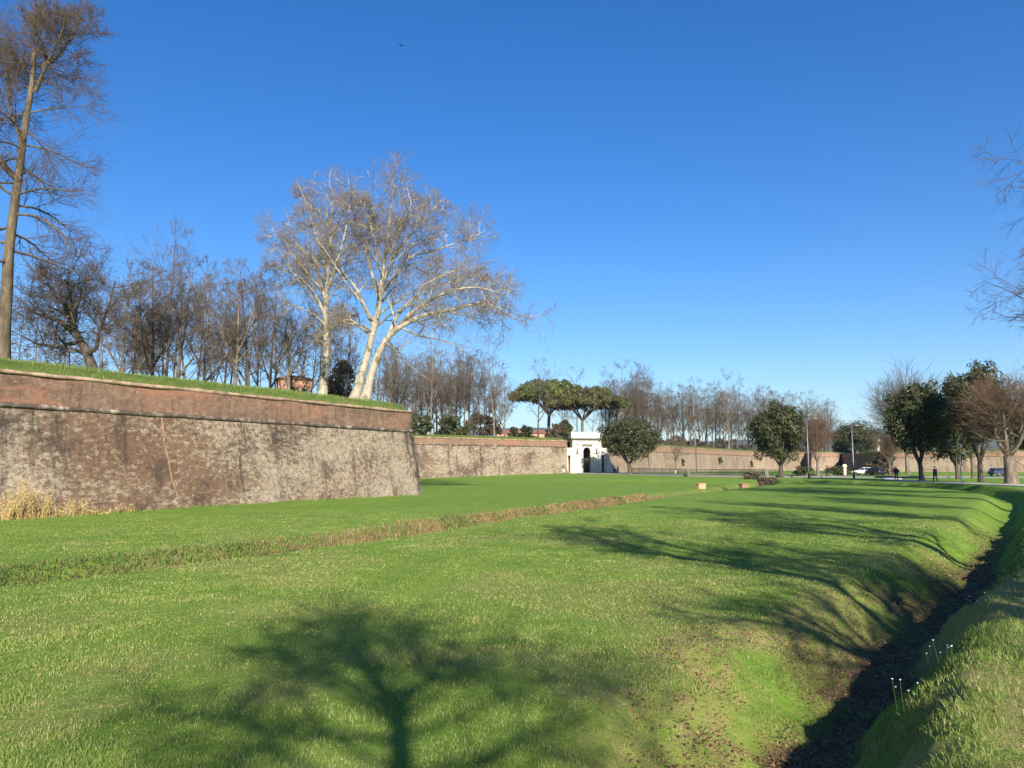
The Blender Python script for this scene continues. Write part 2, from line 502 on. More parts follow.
def _tps_fit(cp, lam=.6):
    n = len(cp); d = np.linalg.norm(cp[:, None, :2] - cp[None, :, :2], axis=2) / 50
    K = np.where(d > 0, d * d * np.log(d + 1e-9), 0) + lam * .02 * np.eye(n)
    Pm = np.c_[np.ones(n), cp[:, :2] / 50]
    A = np.block([[K, Pm], [Pm.T, np.zeros((3, 3))]])
    return np.linalg.solve(A, np.r_[cp[:, 2], 0, 0, 0])


TW = _tps_fit(CP)


def base_lawn(x, y):
    x = np.asarray(x, float); y = np.asarray(y, float)
    z = TW[-3] + TW[-2] * x / 50 + TW[-1] * y / 50
    for (cx, cy, _), w in zip(CP, TW):
        d = np.hypot(x - cx, y - cy) / 50
        z = z + w * np.where(d > 0, d * d * np.log(d + 1e-9), 0)
    r = np.hypot(x, y - 60)
    k = 1 - smooth(140, 260, r)
    return np.clip(z, -1.2, .4) * k


def terrain(x, y, full=False):
    x = np.asarray(x, float); y = np.asarray(y, float)
    z = base_lawn(x, y)
    s, a = poly_sd(x, y, DR)
    L = 0  # right bank is raised to the path
    wob = (fnoise(x * .5, y * .5, 3) - .5) * .7 * (1 - smooth(40, 80, np.hypot(x, y)))
    sw = s + wob * .9 + (fnoise(x * 1.6, y * 1.6, 13, 3) - .5) * .55 * (1 - smooth(25, 50, np.hypot(x, y)))
    fade = 1 - smooth(138, 162, a)
    near = 1 - smooth(30, 110, y)
    raise_ = (np.clip(0.02 - .12 * smooth(20, 60, y) - .08 * smooth(60, 110, y) - z, 0, 1)) * smooth(.2, 1.4, sw) * (1 - smooth(9, 40, s))
    dep = (.34 + .32 * near) * fade
    f = np.where(sw < 0, 1 - smooth(.1, 1.7, -sw), 1 - smooth(.15, 1.35, sw))
    # the lawn swells gently into humps before it drops to the ditch
    hump = .10 * np.exp(-((s + 2.6) / 1.3) ** 2) * (fnoise(a * .16, a * 0 + 3.3, 11) - .25) * near
    z = z + raise_ - dep * f + hump
    s2, a2 = poly_sd(x, y, DL)
    wob2 = (fnoise(x * .35, y * .35, 8) - .5) * 1.0
    sw2 = s2 + wob2 * .7
    f2 = np.where(sw2 > 0, 1 - smooth(.7, 1.7, sw2), 1 - smooth(.35, 1.45, -sw2))
    dep2 = .95 + .6 * smooth(118, 140, a2)
    fade2 = 1 - smooth(176, 186, a2)
    z = z - dep2 * f2 * fade2
    r = np.hypot(x, y)
    z = z + (fnoise(x * 1.1, y * 1.1, 21, 3) - .5) * .07 * (1 - smooth(15, 60, r)) + (fnoise(x * .12, y * .12, 22, 3) - .5) * .16 * smooth(4, 15, r) * (1 - smooth(100, 160, r))
    z = z + (fnoise(x * 2.3, y * 2.3, 27, 3) - .5) * .13 * np.exp(-(np.clip(np.abs(s + .3) - .9, 0, 9) / .8) ** 2) * (1 - smooth(15, 35, r))
    # road and path are cut level
    sp, _ = poly_sd(x, y, PATH)
    z = z - .06 * (1 - smooth(1.25, 1.6, np.abs(sp)))
    if not full:
        return z
    nl = fnoise(x * .42, y * .42, 41)
    soil = np.clip(np.where(sw < 0, 1 - smooth(.12, .6 + 4.2 * np.clip(nl - .43, 0, 1), -sw), 1 - smooth(.1, .5, sw)), 0, 1) * (1 - smooth(22, 45, r)) * .95
    bank = np.where(sw2 > 0, 1 - smooth(.4, 1.2, sw2), 1 - smooth(1.0, 1.7, -sw2)) * fade2
    bank = bank * np.clip(.35 + 1.2 * smooth(.38, .62, fnoise(a2 * .12, a2 * 0 + .5, 5)) - .3 * (1 - smooth(26, 40, a2)), 0.45, 1)
    dry = smooth(.50, .66, fnoise(x * .45 + 3, y * .45, 51)) * (1 - smooth(16, 50, r)) * .5
    dry = np.maximum(dry, smooth(.50, .64, fnoise(x * .55, y * .55, 61)) * smooth(-3.4, -1.2, s) * (1 - smooth(12, 24, r)))
    dry = np.maximum(dry, smooth(1.1, 1.6, s) * (1 - smooth(3.0, 4.2, s)) * smooth(.46, .58, fnoise(x * .5 + 9.5, y * .5, 71)) * (1 - smooth(20, 40, r)))
    for cx, cy, cr, ck in ((3.95, 6.2, .75, 1.3), (5.3, 7.4, .8, 1.1), (1.2, 6.2, .8, 1.0), (.9, 7.4, .6, .95), (3.4, 10.2, .5, .9), (2.0, 7.8, .45, .8), (5.0, 12.2, .7, .8), (6.6, 14.2, .8, .8), (-2.2, 7.6, .5, .7), (.2, 8.6, .55, .7), (1.9, 9.8, .7, .6), (-4.2, 8.6, .8, .6), (-3.5, 12.0, 1.2, .5), (-6.5, 11.0, 1.0, .5), (.6, 14.0, 1.3, .5), (3.0, 17.5, 1.5, .5)):
        dry = np.maximum(dry, ck * np.exp(-(((x - cx) / cr) ** 2 + ((y - cy) / cr) ** 2) * (.6 + 1.0 * fnoise(x * 1.3, y * 1.3, 77))))
    return z, soil, bank, np.clip(dry, 0, 1), s


def gz(x, y):
    return float(terrain(np.array([x]), np.array([y]))[0])


# ground: rings round the point the survey starts from, fine near it, out to the horizon
rings = [0.25]
while rings[-1] < 300: rings.append(rings[-1] * 1.019 + .004)
while rings[-1] < 9000: rings.append(rings[-1] * 1.12)
rings = np.array(rings)
ang = np.concatenate([np.arange(-52, 52, .22), np.arange(52, 308, 2.0)]) * np.pi / 180
na, nr = len(ang), len(rings)
RR, AA = np.meshgrid(rings, ang, indexing='ij')
GX = (RR * np.sin(AA)).ravel(); GY = (RR * np.cos(AA)).ravel()
GZ, gsoil, gbank, gdry, _ = terrain(GX, GY, True)
V = np.c_[GX, GY, GZ]
V = np.vstack([V, [[0, 0, gz(0, 0)]]])
i = np.arange(nr - 1)[:, None] * na; j = np.arange(na)[None]
Fq = np.stack([i + j, i + (j + 1) % na, i + na + (j + 1) % na, i + na + j], -1).reshape(-1, 4)[:, ::-1]
c0 = len(V) - 1
Fc0 = np.stack([np.full(na, c0), np.arange(na), np.roll(np.arange(na), -1), np.roll(np.arange(na), -1)], -1)[:0]
app = lambda a: np.append(a, 0)
me = np_mesh('ground', V, Fq, attrs={'soil': app(gsoil), 'bank': app(gbank), 'dry': app(gdry)}, smooth_sh=True, mats=[M['ground']])
tag(link('ground', me), kind='structure')


def strip(name, poly, w, mat, dz, skirt=.12, arc_step=1.0):
    n = max(4, int(np.sum(np.linalg.norm(np.diff(poly, axis=0), axis=1)) / arc_step))
    p = catmull(poly, n); T = np.gradient(p, axis=0); T /= np.linalg.norm(T, axis=1)[:, None]; N = np.c_[T[:, 1], -T[:, 0]]
    offs = [-w / 2 - .05, -w / 2, -w / 4, 0, w / 4, w / 2, w / 2 + .05]
    V = []
    for k, o in enumerate(offs):
        q = p + N * o; z = terrain(q[:, 0], q[:, 1]) + dz
        V.append(np.c_[q, z])
    V = np.array(V)
    zc = V[1:-1, :, 2].max(0)
    V[1:-1, :, 2] = .5 * V[1:-1, :, 2] + .5 * zc
    V[0, :, 2] = V[1, :, 2] - skirt; V[-1, :, 2] = V[-2, :, 2] - skirt
    V = V.transpose(1, 0, 2).reshape(-1, 3); k = len(offs)
    f = [(a * k + b, a * k + b + 1, (a + 1) * k + b + 1, (a + 1) * k + b) for a in range(n - 1) for b in range(k - 1)]
    return tag(link(name, np_mesh(name, V, np.array(f)), mat), kind='structure')


strip('gravel_path', PATH, 2.6, M['path'], .075)


# road: one level ribbon with kerbs, carried over the ditch by the bridge
def road_z(x, y):
    return np.maximum(base_lawn(x, y), -.22) + .10


def ribbon(name, poly, offs, zs, mat, n=150):
    p = catmull(poly, n); T = np.gradient(p, axis=0); T /= np.linalg.norm(T, axis=1)[:, None]; N = np.c_[T[:, 1], -T[:, 0]]
    z0 = road_z(p[:, 0], p[:, 1])
    V = np.array([np.c_[p + N * o, z0 + z] for o, z in zip(offs, zs)]).transpose(1, 0, 2).reshape(-1, 3); k = len(offs)
    f = [(a * k + b, a * k + b + 1, (a + 1) * k + b + 1, (a + 1) * k + b) for a in range(n - 1) for b in range(k - 1)]
    return tag(link(name, np_mesh(name, V, np.array(f)), mat), kind='structure')


ribbon('road', ROAD, [-3.2, 0, 3.2], [0, .04, 0], M['road'])
ribbon('pavement', ROAD, [-5.0, -5.0, -3.2, -3.2], [-.5, .12, .12, -.2], M['kerb'])
ribbon('kerb', ROAD, [3.2, 3.2, 3.45, 3.45], [-.2, .12, .12, -.5], M['kerb'])

# far wooded hills, a solid ridge all round the north
hu = np.linspace(-75, 75, 220) * np.pi / 180
hd = np.array([3300, 3700, 4200, 4800, 5600])
prof = [0, .35, .72, 1.0, .7]
HV = []
for d, k in zip(hd, prof):
    for a in hu:
        az = a * 180 / math.pi
        ridge = .72 * (170 + 120 * fnoise(np.array([az * .11]), np.array([d / 4000.]), 91, 5)[0] + 120 * math.exp(-((az - 1) / 9) ** 2) + 90 * math.exp(-((az - 27) / 7) ** 2))
        rr = d * (1 + .06 * (fnoise(np.array([az * .3]), np.array([d * .001]), 95)[0] - .5))
        HV.append((rr * math.sin(a), rr * math.cos(a), -8 + k * ridge * (1 + .12 * (fnoise(np.array([az * .8]), np.array([d * .002]), 99)[0] - .5))))
n = len(hu)
hf = [(r * n + c, r * n + c + 1, (r + 1) * n + c + 1, (r + 1) * n + c) for r in range(4) for c in range(n - 1)]
tag(link('hills', np_mesh('hills', HV, np.array(hf), smooth_sh=True), M['hill']), kind='structure')


# ------------------------------------------------------------------ brick ramparts
def sweep(poly, prof, step=.8, jitter=0.0, seed=0, closed_top=False):
    """profile [(outward offset, z)] carried along a plan polyline with mitred corners; outward is to the right of travel"""
    p = np.asarray(poly, float); n = len(p)
    d = np.diff(p, axis=0); L = np.linalg.norm(d, axis=1); d /= L[:, None]; N = np.c_[d[:, 1], -d[:, 0]]
    mit = np.zeros_like(p)
    mit[0] = N[0]; mit[-1] = N[-1]
    for q in range(1, n - 1):
        m = N[q - 1] + N[q]; m /= np.linalg.norm(m); mit[q] = m / max(.25, m @ N[q])
    pts, ms, arc = [], [], []; cum = 0
    for q in range(n - 1):
        k = max(1, int(L[q] / step))
        for t in np.linspace(0, 1, k, endpoint=False):
            pts.append(p[q] * (1 - t) + p[q + 1] * t); ms.append(mit[q] * (1 - t) + mit[q + 1] * t); arc.append(cum + t * L[q])
        cum += L[q]
    pts.append(p[-1]); ms.append(mit[-1]); arc.append(cum)
    pts = np.array(pts); ms = np.array(ms); arc = np.array(arc)
    k = len(prof); V = np.zeros((len(pts), k, 3)); UV = np.zeros((len(pts), k, 2)); vv = 0
    for q, (o, z) in enumerate(prof):
        if q: vv += math.hypot(prof[q][0] - prof[q - 1][0], prof[q][1] - prof[q - 1][1])
        # between corners the offset is blended so that the miter stays straight
        jx = (fnoise(arc * .5, arc * 0 + q * 3.7, 31 + seed) - .5) * 2 * jitter
        jz = (fnoise(arc * .8, arc * 0 + q * 2.9 + 7, 37 + seed) - .5) * 2 * jitter
        V[:, q, :2] = pts + ms * o + ms * jx[:, None]
        V[:, q, 2] = z + jz
        UV[:, q, 0] = arc; UV[:, q, 1] = z if abs(prof[0][1] - prof[-1][1]) > .5 else vv
    f = [(a * k + b, (a + 1) * k + b, (a + 1) * k + b + 1, a * k + b + 1) for a in range(len(pts) - 1) for b in range(k - 1)]
    return V.reshape(-1, 3), np.array(f), UV.reshape(-1, 2)


def lin(a, b, n):
    return [(a[0] + (b[0] - a[0]) * t, a[1] + (b[1] - a[1]) * t) for t in np.linspace(0, 1, n)]


def rampart(name, poly, ztop, zbase, mats, label, group=None, seed=0, batter=.13, cord_h=1.75, hgt=None, step=.8):
    o = empty(name, (0, 0, 0), 0, label, 'wall', group)
    zc = ztop - cord_h
    specs = [('masonry', lin((batter * (zc - zbase) + .02, zbase), (.02, zc - .12), 12), mats[0], .045),
             ('string_course', [(.0, zc - .14), (.08, zc - .12), (.13, zc - .06), (.145, zc), (.13, zc + .06), (.08, zc + .12), (.0, zc + .14)], mats[1], .045),
             ('parapet', lin((0, zc + .12), (-.03, ztop - .16), 5), mats[2], .05),
             ('coping', [(-.04, ztop - .17), (.05, ztop - .16), (.06, ztop - .02), (.02, ztop + .03), (-.35, ztop + .04), (-.7, ztop - .1)], mats[3], .075)]
    for nm, prof, m, jit in specs:
        v, f, uv = sweep(poly, prof, step, jit, seed)
        link(nm, np_mesh(nm, v, f, uv, smooth_sh=(nm == 'string_course')), m, o)
    return o


def turf_bank(name, poly, ztop, rise, seed=0):
    prof = [(-.32, ztop - .25), (-.38, ztop + .08), (-.8, ztop + .08 + rise * .35), (-1.5, ztop + .08 + rise * .72), (-2.4, ztop + .08 + rise * .95), (-3.4, ztop + .08 + rise), (-6, ztop + .08 + rise)]
    v, f, uv = sweep(poly, prof, .8, .10, seed)
    return tag(link(name, np_mesh(name, v, f, smooth_sh=True), M['turf']), kind='structure')


ZT = 6.5
# near bastion: its long face runs past the viewer's left, the flank turns away behind the corner
A0 = np.array([xat(0, 38.5, 0), 38.5]); A1 = np.array([xat(413, 68.0, 5), 68.0])
dA = (A1 - A0) / np.linalg.norm(A1 - A0)
nA = np.array([dA[1], -dA[0]])
A_START = A0 - dA * 34
BAST = [tuple(A_START), tuple(A1), (A1[0] - 13, A1[1] + 16), (A1[0] - 20, A1[1] + 40), (-30, 121)]
ob = rampart('bastion_wall', BAST, ZT, -2.2, [M['wall_near'], M['cordon'], M['parapet'], M['coping']],
             'tall sloping brick bastion with pale crust and dark streaks, nearest wall on the left')
turf_bank('bastion_turf', BAST, ZT, .78)
# reddish brick repair seam running down the bastion face
arcS = (np.array([xat(181, 46.0, 2), 46.0]) - A_START) @ dA
sv = MB()
for side in (0,):
    pts = []
    for t in np.linspace(0, 1, 14):
        z = 4.62 - t * 5.6; a = arcS - .55 + 1.1 * t ** 1.5 + .05 * math.sin(t * 17)
        off = -.035 + .13 * (4.63 - z)
        pts.append((*(A_START + dA * a + nA * off), z))
    sv.tube(pts, .095, 6)
sv.build('brick_seam', M['seam'], ob)

# curtain wall between the bastion and the gate
GATE = np.array([xat(586.5, 160, 3), 160.0])
CURT = [(-32, 125.5), (xat(420, 138, 3), 138.0), (xat(566, 158.4, 3), 158.4)]
CURT = [(-34, 123.0), (-16.6, 137.4), (GATE[0] - 4.0, 159.6)]
rampart('curtain_wall', CURT, 6.9, -1.2, [M['wall_mid'], M['cordon'], M['parapet_mid'], M['coping']],
        'brown brick curtain wall from behind the bastion corner to the white gate', seed=3, cord_h=1.3, step=1.5)
turf_bank('curtain_turf', CURT, 6.9, .5)
# curtain beyond the gate
CUR2 = [(GATE[0] + 3.2, 160.6), (29.5, 178.0), (80.5, 262.0), (113, 297), (121, 289), (127, 296), (130, 318)]
CUR2[3] = (xat(806, 292, 3), 292); CUR2[4] = (xat(812, 280, 3), 280); CUR2[5] = (xat(838, 283, 3), 283); CUR2[6] = (xat(842, 312, 3), 312)
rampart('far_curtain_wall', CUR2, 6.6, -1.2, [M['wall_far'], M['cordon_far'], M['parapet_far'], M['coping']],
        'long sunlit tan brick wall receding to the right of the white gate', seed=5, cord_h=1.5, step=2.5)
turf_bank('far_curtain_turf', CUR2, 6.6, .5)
# east bastion on the right, its left flank in shade
E1 = (xat(883, 236, 3), 236.0)
EAST = [(xat(842, 312, 3) - 2, 312), (xat(858, 262, 3), 268), E1, (xat(1024, 214, 3), 214), (xat(1024, 214, 3) + 90, 190)]
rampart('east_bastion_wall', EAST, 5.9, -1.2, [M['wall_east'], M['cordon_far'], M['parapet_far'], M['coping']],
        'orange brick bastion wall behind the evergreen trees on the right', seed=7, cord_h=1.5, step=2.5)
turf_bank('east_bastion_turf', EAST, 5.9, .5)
# level earth on top of the ramparts
ZP = ZT + .55
plate = [(-60, 5)] + [tuple(np.array(p) + q) for p, q in ((A_START, -nA * 4), (A1, np.array([-4.6, -1.2])), ((A1[0] - 13, A1[1] + 16), np.array([-3.5, 0])), ((A1[0] - 20, A1[1] + 40), np.array([-3.5, 2])),
                                                          ((-30, 121), np.array([-4, 4])), (CURT[1], np.array([-2, 3.6])), (CURT[2], np.array([-2, 4])))]
plate += [(GATE[0] - 3, 168), (GATE[0] + 3, 168), (26, 181), (77, 265.5), (CUR2[3][0] - 3, 297), (CUR2[4][0] + 3.5, 284), (CUR2[5][0] - 4, 287), (CUR2[6][0] - 4, 314), (EAST[1][0] + 4, 272), (E1[0] + 4, 240), (EAST[3][0], 218), (EAST[4][0], 195), (520, 150), (500, 700), (-300, 700), (-300, 5)]
from mathutils.geometry import tessellate_polygon
pv3 = [Vector((x, y, 6.95 - (.6 if x > 90 else 0))) for x, y in plate]
tris = [tuple(t) for t in tessellate_polygon([pv3])]
tris = [t if (pv3[t[1]] - pv3[t[0]]).cross(pv3[t[2]] - pv3[t[0]]).z > 0 else t[::-1] for t in tris]
pm = bpy.data.meshes.new('rampart_ground'); pm.from_pydata(pv3, [], tris)
tag(link('rampart_ground', pm, M['turf']), kind='structure')

# ------------------------------------------------------------------ trees
def nrm(a): return a / (np.linalg.norm(a, axis=-1, keepdims=True) + 1e-12)


def tubes(P, Rd, sides):
    B, n, _ = P.shape
    T = nrm(np.gradient(P, axis=1))
    m = T.mean(1); ref = np.eye(3)[np.argmin(np.abs(m), axis=1)][:, None, :]
    U = nrm(np.cross(T, ref)); W = np.cross(T, U)
    a = np.linspace(0, 2 * np.pi, sides, endpoint=False)
    V = P[:, :, None] + Rd[:, :, None, None] * (U[:, :, None] * np.cos(a)[:, None] + W[:, :, None] * np.sin(a)[:, None])
    b = (np.arange(B) * n * sides)[:, None, None]; i = (np.arange(n - 1) * sides)[None, :, None]; j = np.arange(sides)[None, None]
    k = (j + 1) % sides
    Fq = np.stack([b + i + j, b + i + k, b + i + sides + k, b + i + sides + j], -1).reshape(-1, 4)
    return V.reshape(-1, 3), Fq


class Geo:
    def __init__(s): s.V = []; s.F = []; s.n = 0

    def add(s, P, Rd, sides):
        v, f = tubes(P, Rd, sides); s.V.append(v); s.F.append(f + s.n); s.n += len(v)

    def mesh(s, name, mat):
        return np_mesh(name, np.concatenate(s.V), np.concatenate(s.F), mats=[mat], smooth_sh=True)


def sprout(P, Rd, g, cnt, t0, t1, ang, asd, lenf, rr, npts, wob, up, rmin, lsd=.25, side=None, taper=.25, flat=0.0):
    """side branches for every branch in P; g is the numpy generator"""
    B, n, _ = P.shape
    idx = np.repeat(np.arange(B), cnt); k = np.tile(np.arange(cnt), B)
    t = t0 + (k + g.random(B * cnt)) / cnt * (t1 - t0)
    f = t * (n - 1); i = np.minimum(f.astype(int), n - 2); w = (f - i)[:, None]
    p = P[idx, i] * (1 - w) + P[idx, i + 1] * w
    r = Rd[idx, i] * (1 - w[:, 0]) + Rd[idx, i + 1] * w[:, 0]
    T = nrm(P[idx, i + 1] - P[idx, i])
    L = np.linalg.norm(np.diff(P, axis=1), axis=2).sum(1)[idx]
    ref = np.eye(3)[np.argmin(np.abs(T), axis=1)]
    U = nrm(np.cross(T, ref)); W = np.cross(T, U)
    az = k * 2.39996 + g.random(B)[idx] * 6.28 + g.normal(0, .5, B * cnt)
    perp = U * np.cos(az)[:, None] + W * np.sin(az)[:, None]
    if flat: perp = nrm(perp * np.array([1, 1, 1 - flat]))
    if side is not None: perp = nrm(perp + np.asarray(side))
    a = R(1) * (ang + g.normal(0, asd, B * cnt))
    d = nrm(T * np.cos(a)[:, None] + perp * np.sin(a)[:, None])
    ln = L * lenf(t) * np.clip(1 + g.normal(0, lsd, B * cnt), .4, 1.8)
    out = np.zeros((B * cnt, npts, 3)); out[:, 0] = p; seg = (ln / (npts - 1))[:, None]
    ups = up if callable(up) else (lambda q: up)
    for q in range(1, npts):
        d = nrm(d + g.normal(0, wob, d.shape) + np.array([0, 0, ups(q / npts)]))
        out[:, q] = out[:, q - 1] + d * seg
    r0 = np.maximum(np.minimum(r * .85, rr * r), rmin)
    ro = r0[:, None] * np.linspace(1, taper, npts)[None]
    return out, np.maximum(ro, rmin * .7)


def limb(ctrl, r0, r1, n, g, wob=.0):
    p = catmull(ctrl, n)
    if wob:
        nz = g.normal(0, wob, p.shape); nz[0] = 0
        p = p + np.cumsum(nz, axis=0) * .35
    return p[None], (r0 + (r1 - r0) * np.linspace(0, 1, n) ** .85)[None]


def flare(Rd, k=.45, m=.07):
    t = np.linspace(0, 1, Rd.shape[1])
    return Rd * (1 + k * np.exp(-t / m))[None]


def make_tree(sets, matT, matC, seed, sidesT=9, wood=1):
    """sets: list of (limbs, levels): each limb set sprouts by its own levels; the first `wood` levels stay in the trunk mesh"""
    g = np.random.default_rng(seed)
    tk, cr = Geo(), Geo()
    for limbs, levels in sets:
        for P, Rd in limbs: tk.add(P, Rd, sidesT)
        cur = limbs
        for q, lv in enumerate(levels):
            cur = [sprout(P, Rd, g, **lv) for P, Rd in cur]
            for P, Rd in cur:
                (tk if q < wood else cr).add(P, Rd, 6 if q == 0 else (4 if q == 1 else 3))
    return (tk.mesh('trunk', matT), cr.mesh('crown', matC), 'crown')


def place(name, proto, loc, scale=1.0, rz=0.0, label=None, cat='tree', group=None, tilt=(0, 0)):
    o = bpy.data.objects.new(name, None); COL.objects.link(o); o.empty_display_size = .5
    o.location = loc; o.rotation_euler = (tilt[0], tilt[1], rz)
    o.scale = scale if isinstance(scale, tuple) else (scale,) * 3
    tag(o, label, cat, group)
    for nm, me in (('trunk', proto[0]), (proto[2], proto[1])):
        c = bpy.data.objects.new(nm, me); COL.objects.link(c); c.parent = o
    return o


def bare_proto(seed, H=16, r0=.26, spread=.40, n1=13, ang=50, t0=.28, up=.05, nt=(7, 6, 4), rmin=.011, matT='bark_grey', matC='twig_brown', fork=0, top=.95, ftop=.34):
    g = np.random.default_rng(seed)
    limbs = []
    lean = g.normal(0, .045, 2) * H
    P, Rd = limb([(0, 0, -.4), (lean[0] * .2, lean[1] * .2, H * .25), (lean[0] * .8, lean[1] * .4, H * .55), (lean[0], lean[1], H * top)], r0, r0 * .10, 14, g, .10)
    limbs.append((P, flare(Rd)))
    a0 = g.random() * 6.28
    for q in range(fork):
        a = a0 + q * 6.28 / max(fork, 1) + g.normal(0, .4); b = P[0, int(14 * (.22 + .10 * q + .05 * g.random()))]
        k = .14 + .10 * g.random()
        e = b + np.array([math.cos(a) * H * k, math.sin(a) * H * k, H * (ftop + .22 * g.random())])
        m = b + (e - b) * .45 + np.array([math.cos(a), math.sin(a), -.2]) * H * .04
        limbs.append(limb([b, m, e], r0 * .58, r0 * .07, 14, g, .09))
    lv = [dict(cnt=n1, t0=t0, t1=.98, ang=ang, asd=13, lenf=lambda t: spread * (1.10 - .85 * t) * (.6 + .75 * np.minimum(1, (t - t0 + .1) * 3)), rr=.46, npts=7, wob=.15, up=up, rmin=rmin * 1.8, lsd=.4),
          dict(cnt=nt[0], t0=.2, t1=1, ang=44, asd=15, lenf=lambda t: .58 * (1.15 - .8 * t), rr=.55, npts=5, wob=.16, up=up * .7, rmin=rmin * 1.3, lsd=.35),
          dict(cnt=nt[1], t0=.15, t1=1, ang=42, asd=16, lenf=lambda t: .58 * (1.15 - .7 * t), rr=.6, npts=4, wob=.16, up=.02, rmin=rmin, lsd=.35),
          dict(cnt=nt[2], t0=.2, t1=1, ang=40, asd=16, lenf=lambda t: .62 * (1.1 - .5 * t), rr=.7, npts=3, wob=.15, up=.0, rmin=rmin * .85, lsd=.35)]
    return make_tree([(limbs, lv)], M[matT], M[matC], seed + 1)


def leaf_cloud(centers, radii, n_each, size, g, shell=.55, long=1.35, droop=0.0):
    """many small leaf faces through the volume of uneven clumps"""
    k = len(centers)
    idx = np.repeat(np.arange(k), n_each); n = len(idx)
    d = nrm(g.normal(0, 1, (n, 3))); rad = (shell + (1 - shell) * g.random(n) ** .7) * (1 + .18 * g.normal(0, 1, n))
    rv = np.asarray(radii)[idx]
    p = np.asarray(centers)[idx] + d * rad[:, None] * rv
    nn = nrm(d + g.normal(0, .75, (n, 3)) + np.array([0, 0, .25]))
    ref = nrm(g.normal(0, 1, (n, 3))); U = nrm(np.cross(nn, ref)); W = np.cross(nn, U)
    s = size * (.6 + .8 * g.random(n))[:, None]
    U = U * s * long; W = W * s * .5
    V = np.stack([p - U, p + W * 1.0, p + U, p - W], 1).reshape(-1, 3)
    Fq = np.arange(n * 4).reshape(n, 4)
    clump_t = np.repeat(g.random(k), n_each)
    tint = np.repeat(np.clip(.25 + .5 * clump_t + .25 * g.normal(0, 1, n), 0, 1), 4)
    return V, Fq, tint


def evergreen_proto(seed, w=4.5, h=9.0, trunk=2.6, ncl=150, per=130, size=.17, mat='leaf_oak', fork=True, flatbase=.35, egg=0.0):
    """rounded holm oak: w radius, h crown height above the bare trunk"""
    g = np.random.default_rng(seed)
    cs, rs = [], []
    lob = [(g.normal(0, .35, 3)) for _ in range(7)]
    while len(cs) < ncl:
        d = nrm(g.normal(0, 1, 3)); rr = .30 + .56 * g.random() ** .5
        lump = 1 + .16 * sum(math.exp(-8 * (1 - max(-1, min(1, d @ nrm(l))))) for l in lob) + g.normal(0, .09)
        z = d[2]
        wz = 1.0 - egg * max(0, z)
        c = np.array([d[0] * w * rr * lump * wz, d[1] * w * rr * lump * wz, trunk + h * .5 + z * h * .46 * rr * lump])
        if z < -flatbase and g.random() < .5: continue
        cs.append(c); rs.append(np.array([1, 1, .85]) * w * (.19 + .10 * g.random()))
    V, Fq, tint = leaf_cloud(cs, rs, per, size, g)
    crown = np_mesh('crown', V, Fq, attrs={'tint': tint}, mats=[M[mat]])
    tk = Geo(); r0 = .34 * w / 4.5
    if fork:
        tk.add(*[x if q == 0 else flare(x, .5, .2) for q, x in enumerate(limb([(0, 0, -.3), (.05, .02, trunk * .5), (.12, 0, trunk * .8)], r0, r0 * .85, 8, g, .02))], 10)
        b = np.array([.12, 0, trunk * .75])
        for q in range(4):
            a = q * 1.57 + g.random()
            e = b + np.array([math.cos(a) * w * .5, math.sin(a) * w * .5, h * .55])
            tk.add(*limb([b, b + (e - b) * .4 + np.array([math.cos(a), math.sin(a), 0]) * .25, e], r0 * .62, .06, 9, g, .05), 7)
    else:
        tk.add(*[x if q == 0 else flare(x, .5, .15) for q, x in enumerate(limb([(0, 0, -.3), (.03, 0, trunk), (0, 0, trunk + h * .7)], r0, .08, 10, g, .03))], 10)
    return (tk.mesh('trunk', M['bark_dark']), crown, 'crown')


def umbrella_pine_proto(seed, w=6.5, h=3.4, trunk=4.0, mat='leaf_pine'):
    g = np.random.default_rng(seed); cs, rs = [], []
    while len(cs) < 230:
        a = g.random() * 6.28; q = math.sqrt(g.random())
        top = h * (1 - q ** 2.6 * .72)
        z = trunk + 1.1 + top * (.08 + .62 * g.random())
        m = 1 + .1 * math.sin(3 * a + seed) + .06 * math.sin(7 * a)
        cs.append(np.array([math.cos(a) * w * q * m, math.sin(a) * w * q * m, z])); rs.append(np.array([1, 1, .6]) * w * (.085 + .05 * g.random()))
    V, Fq, tint = leaf_cloud(cs, rs, 90, .17, g, .4, 1.6)
    crown = np_mesh('crown', V, Fq, attrs={'tint': tint}, mats=[M[mat]])
    tk = Geo()
    P, Rd = limb([(0, 0, -.4), (.15, 0, trunk * .5), (.1, .1, trunk * .8)], .33, .26, 9, g, .03); tk.add(P, flare(Rd), 9)
    b = P[0, -1]
    for q in range(9):
        a = q * .7 + g.random() * .4; e = b + np.array([math.cos(a) * w * .7, math.sin(a) * w * .7, h * .55 + trunk * .22])
        tk.add(*limb([b, b + (e - b) * .5 + np.array([0, 0, .3]), e], .17, .05, 8, g, .06), 6)
    return (tk.mesh('trunk', M['bark_grey']), crown, 'crown')


